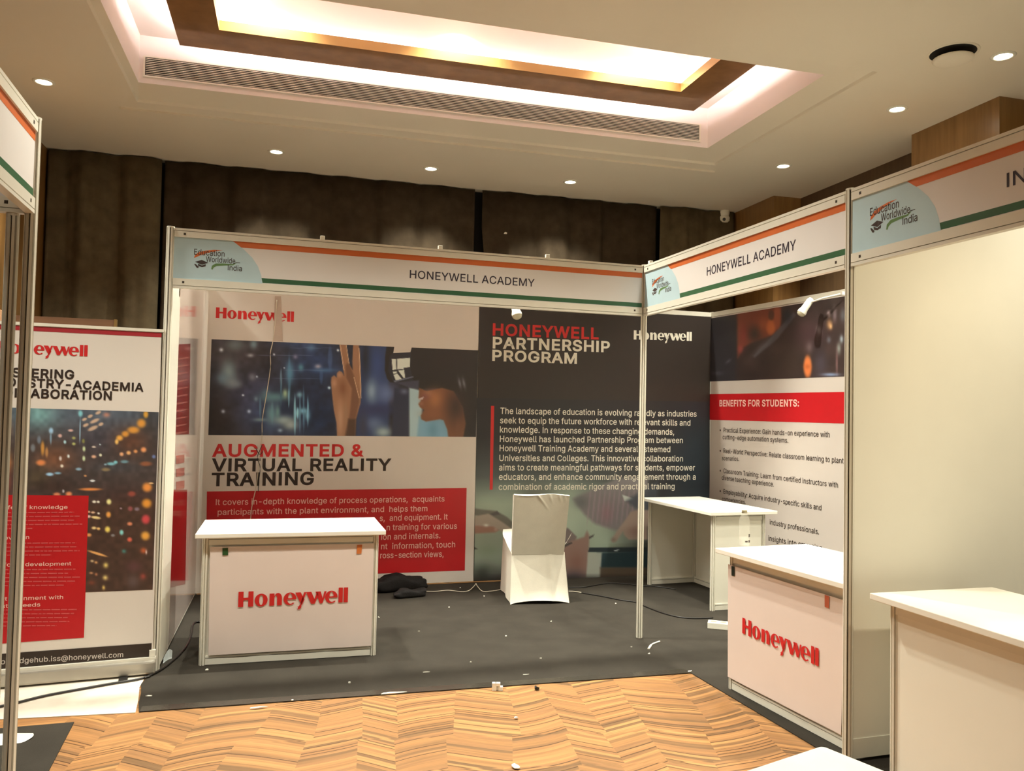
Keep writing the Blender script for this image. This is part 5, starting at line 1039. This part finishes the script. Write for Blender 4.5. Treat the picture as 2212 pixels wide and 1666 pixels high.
ds, TD = counter('desk', 'open backed white desk with dark inside, standing by the benefits poster', (4.345, .58), 92.0, 1.02, .492, cat='desk', over=(.07, .045, .05, .045))
# ================================================================== COVERED CHAIR
AC = R(-7); ox, oy = 2.413, 1.112
def TC(x, y, z): return (ox + math.cos(AC) * x - math.sin(AC) * y, oy + math.sin(AC) * x + math.cos(AC) * y, z)
ch = thing('chair', 'chair in a loose white cloth cover seen from behind', 'chair', (ox + .25, oy + .25, 0))
def wr(seed, amp, fu, fv):
    return lambda u, v: (0, amp * (math.sin(fu * u + seed) * math.sin(fv * v + seed * 2)), 0)
w0 = .472
def skirt_back(u, v):
    # hem arches up in the middle and the cloth hangs in a soft fold right of centre
    z = .026 * math.sin(math.pi * u) ** .7 * (1 - v) ** 3
    y = .006 * math.sin(u * 8) * (1 - v) - .012 * math.exp(-((u - .72) / .05) ** 2) * (.3 + .7 * math.sin(math.pi * v)) - .012 * (1 - v) ** 6
    return (0, y, z)
m = MB()
b00, b10, b11, b01 = (0, -.004, .006), (w0, -.004, .006), (.445, .062, .385), (.018, .062, .385)
m.patch(b00, b10, b11, b01, 26, 20, skirt_back)
def side(u, v): return (.006 * math.sin(u * 11 + 1) * (1 - v), 0, .012 * math.sin(math.pi * u) * (1 - v) ** 2)
m.patch(b00, (.02, .545, .006), (.03, .54, .45), b01, 16, 16, side)
m.patch(b10, (.478, .545, .006), (.46, .54, .45), b11, 16, 16, side)
m.patch((.02, .545, .006), (.478, .545, .006), (.46, .54, .45), (.03, .54, .45), 16, 10, None)
m.v = [TC(*q) for q in m.v]; m.build('skirt_cover', CLOTH, ch, True)
m = MB(); m.patch(b01, b11, (.46, .54, .452), (.03, .54, .452), 16, 16, lambda u, v: (-.03 * math.exp(-((u - 0) / .25) ** 2) * math.sin(math.pi * v), 0, .065 * min(1, v * 2.5) - .01 * v + .008 * math.sin(math.pi * u)))
m.v = [TC(*q) for q in m.v]; m.build('seat_cover', CLOTH, ch, True)
def bw(u, v):
    y = -.004 * math.sin(math.pi * u) * math.sin(math.pi * v)
    for (cu, sl_, am, ln) in ((.42, .9, .016, .26), (.63, .55, .012, .16), (.8, .5, .012, .13), (.9, .4, .008, .12), (.05, -.4, .006, .1)):
        t = (1 - v); y -= am * math.exp(-((u - cu - sl_ * t) / .018) ** 2) * max(0, 1 - t / ln) * (1 if t > .005 else .6)
    return (0, y, -.008 * math.sin(7 * u) * (v > .97))
m = MB()
bl_, br_, tr_, tl_ = (.020, .058, .375), (.438, .058, .375), (.424, -.150, .862), (-.012, -.150, .866)
m.patch(bl_, br_, tr_, tl_, 60, 60, bw)
K = lambda q: (q[0], q[1] + .045, q[2] - .004)
m.patch(K(bl_), K(br_), K(tr_), K(tl_), 10, 10); m.patch(tl_, tr_, K(tr_), K(tl_), 30, 3, lambda u, v: (0, 0, .006 * math.sin(math.pi * v) - .008 * math.sin(7 * u) * (1 - v)))
m.patch(bl_, tl_, K(tl_), K(bl_), 8, 2); m.patch(br_, tr_, K(tr_), K(br_), 8, 2)
m.v = [TC(*q) for q in m.v]; m.build('back_cover', CLOTH, ch, True)
m = MB(); m.add([TC(.432, .06, .455), TC(.45, .05, .462), TC(.535, .20, .525), TC(.53, .205, .50), TC(.44, .09, .43)], [(0, 1, 2, 3, 4)]); m.build('loose_flap', CLOTH, ch)
for x, y in ((.08, .13), (.39, .13), (.40, .46), (.07, .46)):
    m = MB(); m.tube([TC(x, y, 0), TC(x, y, .38)], .011); m.build('leg', BLACKP, ch)
# foreground table
fp = ground(1775, 1609, .75); fq = ground(1650, 1650, .75)
tb = thing('table', 'small table under a bright white cloth at the bottom edge near the right counter', 'table', (fp[0] - .3, fp[1] - .3, 0))
dx_, dy_ = fq[0] - fp[0], fq[1] - fp[1]; l_ = math.hypot(dx_, dy_); ux, uy = dx_ / l_, dy_ / l_
def TT(x, y, z): return (fp[0] + ux * x - uy * y, fp[1] + uy * x + ux * y, z)     # x to the left along the far edge, y towards the viewer
def rc(w, d, r, n=6):
    out = []
    for cx, cy, a0 in ((w - r, d - r, 0), (r, d - r, 90), (r, r, 180), (w - r, r, 270)): out += [(cx + r * math.cos(R(a0 + 90 * i / n)), cy + r * math.sin(R(a0 + 90 * i / n))) for i in range(n + 1)]
    return out
m = MB(); tp = rc(.6, .6, .012); n = len(tp)
for z, e in ((.05, .035), (.35, .018), (.60, .008), (.742, .0), (.75, -.006)):
    for i, (x, y) in enumerate(tp):
        e2 = e + .012 * math.sin(i * 1.9) * (1 - z / .75); m.v.append(TT(.3 + (x - .3) * (1 + e2 / .3), .3 + (y - .3) * (1 + e2 / .3), z))
for j in range(4): m.f += [(j * n + i, j * n + (i + 1) % n, (j + 1) * n + (i + 1) % n, (j + 1) * n + i) for i in range(n)]
m.f.append(tuple(4 * n + i for i in range(n))); m.build('table_cover', CLOTH, tb)
for x, y in ((.08, .08), (.52, .08), (.52, .52), (.08, .52)):
    m = MB(); m.tube([TT(x, y, 0), TT(x, y, .73)], .016); m.build('leg', GREYM, tb)
# ================================================================== ARM SPOTLIGHTS
def spot(label, clamp, head, aim, mount):
    s = thing('arm_spotlight', label, 'spotlight', mount, 'white arm spotlights')
    clamp, head = Vector(clamp), Vector(head); a = Vector(aim).normalized()
    m = MB(); m.box(clamp.x - .013, clamp.x + .013, clamp.y - .012, clamp.y + .012, clamp.z - .012, clamp.z + .016); m.build('clamp', WHITEP, s, bevel=.002)
    mid = clamp.lerp(head, .5) + Vector((0, 0, .015)); m = MB(); m.tube([clamp, mid, head - a * .03], .0075); m.build('arm', WHITEP, s, True)
    U = a.cross(Vector((0, 0, 1))); U = U.normalized() if U.length > .05 else Vector((1, 0, 0)); V = U.cross(a)
    tf = lambda x, y, z: tuple(head + U * x + V * y + a * z)
    m = MB(); m.lathe((0, 0, 0), [(.0, -.075), (.018, -.07), (.027, -.05), (.029, .03), (.036, .055), (.036, .07)], 24, tf); m.build('head', WHITEP, s, True)
    m = MB(); m.lathe((0, 0, 0), [(.0345, .068), (.030, .084), (.016, .094), (.0, .096)], 24, tf); m.build('lamp_face', LENSG, s, True)
    return s
spot('white spotlight on an arm in front of the orange photo of the benefits poster', (4.775, .246, 2.457), (4.64, .50, 2.385), (-.55, .25, -.9), (4.775, .246, 2.44))
CP = lambda px, py: FM.at(px, py)[0]
spot('white spotlight clamped on the main fascia above the letter A, round face showing below', (CP(1184, 555), -.0, 2.505), (2.19, .42, 2.225), (.1, -.35, -.9), (CP(1184, 555), 0, 2.5))
spot('white spotlight clamp on the main fascia above the first letters', (CP(952, 537), -.0, 2.505), (1.62, .40, 2.36), (.0, .8, -.45), (CP(952, 537), 0, 2.5))
spot('white spotlight clamp on the main fascia nearest the sky blue corner', (CP(697, 513), -.0, 2.505), (.80, .40, 2.37), (.0, .8, -.45), (CP(697, 513), 0, 2.5))
spot('white spotlight clamp on the inner corner post of the two fascias', (2.995, -.035, 2.512), (3.36, -.1, 2.38), (.8, .3, -.45), (2.995, -.035, 2.5))
# the far booth's own lamp, hung from its fascia just beyond the picture edge
sf = spot('white spotlight hanging inside the far booth fascia', (3.0, -3.55, 2.46), (3.22, -3.5, 2.36), (.35, .75, -.5), (3.0, -3.55, 2.45))
la = bpy.data.lights.new('lamp', 'SPOT'); la.energy = FAR_W; la.color = (1.0, .84, .56); la.spot_size = R(130); la.spot_blend = .8; la.shadow_soft_size = .035
lo = bpy.data.objects.new('lamp', la); link(lo, sf)
aim = Vector((.35, .75, -.5)).normalized(); lo.rotation_euler = (-aim).to_track_quat('Z', 'Y').to_euler()
lo.location = Vector((3.22, -3.5, 2.36)) + aim * .1 - Vector((3.0, -3.55, 2.45))
# ================================================================== BOTTLE
bx = ground(1607.5, 1179, .763); s_ = .92
bt = thing('bottle', 'clear plastic water bottle standing on the right counter', 'bottle', (bx[0], bx[1], .762))
prof = [(.0, .003), (.026, .0), (.0325, .006), (.0335, .02), (.0305, .03), (.0335, .04), (.0335, .085), (.029, .092), (.0325, .10), (.029, .108), (.0325, .116), (.0295, .124), (.033, .134), (.033, .152), (.028, .172), (.017, .190), (.0135, .196), (.0135, .205)]
MB().lathe((bx[0], bx[1], .762), [(r * s_, z * s_) for r, z in prof], 28).build('body', PET, bt, True)
MB().lathe((bx[0], bx[1], .762), [(.0, .200 * s_), (.0155, .200 * s_), (.0155, .216 * s_), (.013, .219 * s_), (.0, .219 * s_)], 24).build('cap', pm('grey_cap', (128, 118, 92), .4), bt, True)
m = MB()
for a0, z0, z1 in ((-62, .052, .070), (-62, .022, .036), (-100, .024, .032)):
    rr = .0345 * s_; m.add([(bx[0] + rr * math.cos(R(a)), bx[1] + rr * math.sin(R(a)), .762 + z) for z in (z0, z1) for a in (a0 - 14, a0, a0 + 14)], [(0, 1, 4, 3), (1, 2, 5, 4)])
m.build('label_marks', DARKINK, bt)
MB().lathe((bx[0], bx[1], .762), [(.0, .004), (.029 * s_, .006), (.031 * s_, .05), (.0, .05)], 24).build('water', PET, bt, True)
# ================================================================== FLOOR COVERS
def flat(name, p, z, mat, label, cat, th=.004):
    m = MB(); m.prism(p, z, z + th); o = m.build(name, mat, None, at=(sum(q[0] for q in p) / len(p), sum(q[1] for q in p) / len(p), z)); return tag(o, label, cat)
flat('carpet', [(-.004, -.632), (2.938, -.735), (2.955, -2.2), (3.02, -5.1), (5.2, -5.1), (4.99, -2.0), (4.66, 1.95), (.07, 1.95), (-.03, -.1), (-.048, -.2), (-.03, -.35), (-.022, -.5)], .001, CARPET, 'grey carpet laid through the whole academy booth', 'carpet')
flat('tape', [(.0, -.632), (2.938, -.735), (2.938, -.660), (.0, -.560)], .0052, CARPETF, 'shiny clear tape along the front edge of the grey carpet', 'tape', .0006)
flat('carpet', [(-1.3, -.70), (-.273, -.70), (-.262, -1.25), (-.262, -4.9), (-1.3, -4.9)], .001, CARPET, 'grey carpet of the near left booth, its corner by the left post', 'carpet')
flat('vinyl_sheet', [(-1.32, -.60), (-.62, -.575), (-.02, -.635), (-.03, -.45), (-.05, -.25), (-.04, -.05), (-.04, 2.6), (-1.28, 2.6)], .0008, SHEETM, 'pale floor sheet under the roll-up banner', 'floor sheet', .003)
# ================================================================== BAGS, ADAPTER, CABLES, SCRAPS
def lump(name, px, dims, rot, seed, label):
    c = ground(*px); m = MB(); rg_ = np.random.RandomState(seed); n1, n2 = 40, 22
    ph = rg_.rand(8) * 6.3
    for j in range(n2 + 1):
        t = math.pi * j / n2
        for i in range(n1):
            a = 2 * math.pi * i / n1
            se = lambda v, p: math.copysign(abs(v) ** p, v)
            x, y, z = se(math.sin(t), .45) * se(math.cos(a), .45), se(math.sin(t), .45) * se(math.sin(a), .45), se(math.cos(t), .6)
            k = 1 + .07 * math.sin(5 * x + ph[0]) * math.sin(4 * y + ph[1]) + .05 * math.sin(9 * x + 3 * z + ph[2])
            zz = (z * .5 + .5) * (1 - .25 * math.sin(2.2 * x + ph[3]) ** 2) * (1 + .10 * math.sin(7 * x + 5 * y + ph[4]))
            X, Y_ = x * dims[0] * k, y * dims[1] * k
            m.v.append((c[0] + math.cos(rot) * X - math.sin(rot) * Y_, c[1] + math.sin(rot) * X + math.cos(rot) * Y_, .005 + dims[2] * zz))
    for j in range(n2):
        m.f += [(j * n1 + i, j * n1 + (i + 1) % n1, (j + 1) * n1 + (i + 1) % n1, (j + 1) * n1 + i) for i in range(n1)]
    o = m.build(name, BLACKM, None, True, at=c); return tag(o, label, 'bag', 'black cloth bags on the carpet')
lump('bag', (858, 1277), (.24, .085, .13), R(6), 3, 'long black cloth bag slumped against the bottom of the training poster')
lump('bag', (886, 1291), (.135, .05, .065), R(10), 9, 'short black cloth bag lying in front of the longer one')
c0 = ground(1552, 1362)
m = MB(); a_ = R(-35); 
def TA(x, y, z): return (c0[0] + math.cos(a_) * x - math.sin(a_) * y, c0[1] + math.sin(a_) * x + math.cos(a_) * y, .005 + z)
pa = thing('power_strip', 'white power strip on the carpet touching the right counter', 'power strip', c0)
m.box(-.075, .13, -.005, .075, 0, .045, TA); m.build('body', WHITEP, pa, bevel=.004)
m = MB(); m.box(-.055, -.015, .015, .055, .0455, .0465, TA); m.box(.01, .05, .015, .055, .0455, .0465, TA); m.build('sockets', GREYM, pa)
def smooth(p, n=6):
    p = [Vector(q) for q in p]; out = []
    for i in range(len(p) - 1):
        a, b, c, d = p[max(i - 1, 0)], p[i], p[i + 1], p[min(i + 2, len(p) - 1)]
        for k in range(n):
            t = k / n; out.append(.5 * ((2 * b) + (c - a) * t + (2 * a - 5 * b + 4 * c - d) * t * t + (3 * b - a - 3 * c + d) * t ** 3))
    return out + [p[-1]]
def cable(px, r, mat, label, z=.006, lift=()):
    p = [Vector(ground(x, y)) + Vector((0, 0, z + r)) for x, y in px]
    for i, h in lift: p[i].z += h
    m = MB(); m.tube(smooth(p), r, 6); o = m.build('cable', mat, None, True, at=tuple(p[0])); return tag(o, label, 'cable')
CW = pm('white_cable', (214, 204, 184), .4); CB = pm('black_cable', (26, 22, 20), .4)
cable([(914, 1280), (940, 1280.5), (968, 1278), (995, 1281), (1012, 1279), (1024, 1272), (1028, 1268.5), (1031, 1272), (1042, 1280), (1060, 1280), (1086, 1276)], .0035, CW, 'thin white cable running along the carpet from the black bags to the chair', lift=((5, .012), (6, .02), (7, .012)))
cable([(1224, 1280), (1240, 1280.5), (1256, 1283)], .0035, CW, 'short end of white cable right of the chair')
cable([(1256, 1283.5), (1300, 1291), (1340, 1299), (1372, 1304), (1398, 1315), (1430, 1327), (1465, 1336), (1500, 1339), (1540, 1338)], .0045, CB, 'black cable crossing the carpet from the chair to the white power strip')
cable([(1226, 1272), (1262, 1271), (1292, 1266), (1318, 1262.5), (1350, 1264), (1384, 1268), (1420, 1270), (1460, 1276)], .004, CB, 'thin black cable along the foot of the dark poster towards the desk')
cable([(432, 1348), (424, 1348), (416, 1355), (413, 1375), (404, 1398), (388, 1418), (366, 1438), (342, 1455), (312, 1470)], .0065, CB, 'thick black cable leading from the left counter round the fascia post')
cable([(324, 1466), (290, 1474), (240, 1482), (190, 1491), (140, 1500), (90, 1510), (30, 1525), (-60, 1545)], .006, CB, 'black cable lying across the pale sheet below the roll-up banner')
# white lead hanging in front of the training poster
wp = [(598, 648), (594, 700), (589, 739), (584, 763), (584, 797), (574.5, 859), (566.6, 907), (566, 941), (561, 982), (554, 1047), (544, 1095), (540, 1140)]
HP = Plane((.069, 1.954), (4.596, .0086), .03)
m = MB(); m.tube(smooth([HP.P(*HP.at(x, y), 0) for x, y in wp], 4), .0038, 6)
o = m.build('hanging_wire', CW, None, True, at=HP.P(*HP.at(584, 780), 0)); tag(o, 'white wire hanging down over the training poster photo', 'wire')
m = MB(); m.tube(smooth([HP.P(*HP.at(x, y), .004) for x, y in ((566, 962), (560, 976), (556, 990), (562, 1010), (559, 1040), (558, 1062))], 4), .003, 6); m.tube(smooth([HP.P(*HP.at(x, y), .004) for x, y in ((552, 968), (561, 982), (568, 975))], 3), .0028, 6)
o = m.build('wire_tie', CB, None, True, at=HP.P(*HP.at(560, 1000), 0)); tag(o, 'short black wire knotted round the hanging white wire', 'wire')
def scrap(px, w, h, ang, label, mat=WHITEP, up=.004, grp=None, name='paper_scrap', cat='paper scrap'):
    c = ground(*px); a = R(ang); rg_ = random.Random(int(px[0] * 7 + px[1])); n = 7; m = MB(); top = []
    for i in range(n):
        t = 2 * math.pi * i / n; k = rg_.uniform(.7, 1.1); x, y = w * math.cos(t) * k, h * math.sin(t) * k
        top.append((c[0] + math.cos(a) * x - math.sin(a) * y, c[1] + math.sin(a) * x + math.cos(a) * y, .0056 + up * rg_.uniform(.5, 1.6)))
    m.v = top + [(x, y, .0054) for x, y, z in top]; m.f = [tuple(range(n)), tuple(reversed(range(n, 2 * n)))] + [(i, n + i, n + (i + 1) % n, (i + 1) % n) for i in range(n)]
    return tag(m.build(name, mat, None, at=c), label, cat, grp)
c0 = ground(1074, 1492); m = MB()
for q in ((-.028, -.004, -.012, .012, 0, .042), (-.012, .016, -.012, .012, .024, .042), (.006, .030, -.010, .016, 0, .022), (-.004, .008, -.006, .012, 0, .012)):
    m.box(q[0], q[1], q[2], q[3], q[4], q[5], lambda x, y, z: (c0[0] + .96 * x + .28 * y, c0[1] - .28 * x + .96 * y, z))
tag(m.build('plastic_clip', WHITEP, None, at=c0, bevel=.002), 'small white plastic clip on the wood floor at the carpet edge', 'clip')
scrap((1160, 1491), .017, .014, 0, 'small dark pebble-like bit on the wood floor beside the white clip', BLACKP, .012, None, 'debris', 'debris')
m = MB(); m.tube(smooth([Vector(ground(x, y)) + Vector((0, 0, .009)) for x, y in ((1401, 1405), (1405, 1399), (1409, 1395), (1416, 1392), (1425, 1389))], 4), [.008] * 6 + [.005] * 11, 6)
tag(m.build('paper_scrap', WHITEP, None, True, at=ground(1405, 1399)), 'curved white strip of tape on the carpet right of the corner post', 'tape scrap')
for px, w, h, a, lab in (((1402, 1415), .008, .006, 0, 'white speck just below the curved strip of tape'), ((1135, 1460), .022, .004, 0, 'thin white sliver near the carpet edge above the plastic clip'), ((920, 1455), .024, .004, 4, 'thin pale sliver on the carpet right of the left counter'),
                         ((322, 1506.5), .020, .006, -10, 'white sliver at the carpet corner below the roll-up banner'), ((447, 1450), .010, .008, 0, 'pale bit of paper right under the left counter'), ((1490, 1453), .016, .006, 8, 'white sliver on the carpet corner left of the right counter'),
                         ((850, 1500), .075, .011, 0, 'long shiny scrap of film on the carpet edge below the left counter'), ((557, 1532), .045, .008, 2, 'cream scrap of paper on the wood floor below the left counter'), ((1115, 1554), .012, .008, 0, 'tiny cream scrap alone on the zigzag wood floor'), ((1114, 1660), .018, .03, 20, 'white paper corner at the very bottom edge on the wood floor')):
    scrap(px, w, h, a, lab)
for px in ((970, 1314), (1046, 1290), (994, 1272), (1093, 1377), (1017, 1433), (1168, 1425), (1330, 1306), (1364, 1400), (818, 1336), (755, 1478), (631, 1516), (905, 1366), (1190, 1345)):
    scrap(px, .007, .005, 0, 'tiny white speck of dust on the grey carpet', grp='white specks on the carpet', name='paper_speck')
# curled paper by the fascia post, white plastic by the near left post
p0, p1 = Vector(ground(352, 1436)), Vector(ground(371, 1425)); m = MB()
m.patch(p0, p1, p1 + Vector((.0, .02, .045)), p0 + Vector((0, .02, .03)), 10, 6, lambda u, v: (0, .02 * math.sin(math.pi * u), .022 * math.sin(math.pi * u) * v)); m.v = [(x, y, max(z, .006)) for x, y, z in m.v]
tag(m.build('paper', pm('bluish_paper', (206, 214, 214), .5), None, True, at=tuple(p0)), 'curled bluish white paper lying at the foot of the left fascia post', 'paper')
p0 = Vector(ground(30, 1604)); m = MB()
m.patch(p0 + Vector((-.16, -.05, 0)), p0 + Vector((.035, -.03, 0)), p0 + Vector((.06, .05, .01)), p0 + Vector((-.16, .06, .02)), 12, 8, lambda u, v: (.02 * math.sin(3 * v) * u, 0, .02 * math.sin(3 * u) * math.sin(3 * v) + .004)); m.v = [(x, y, max(z, .006)) for x, y, z in m.v]
tag(m.build('plastic_sheet', WHITEP, None, True, at=tuple(p0)), 'crumpled white plastic sheet on the grey carpet behind the near left post', 'plastic')
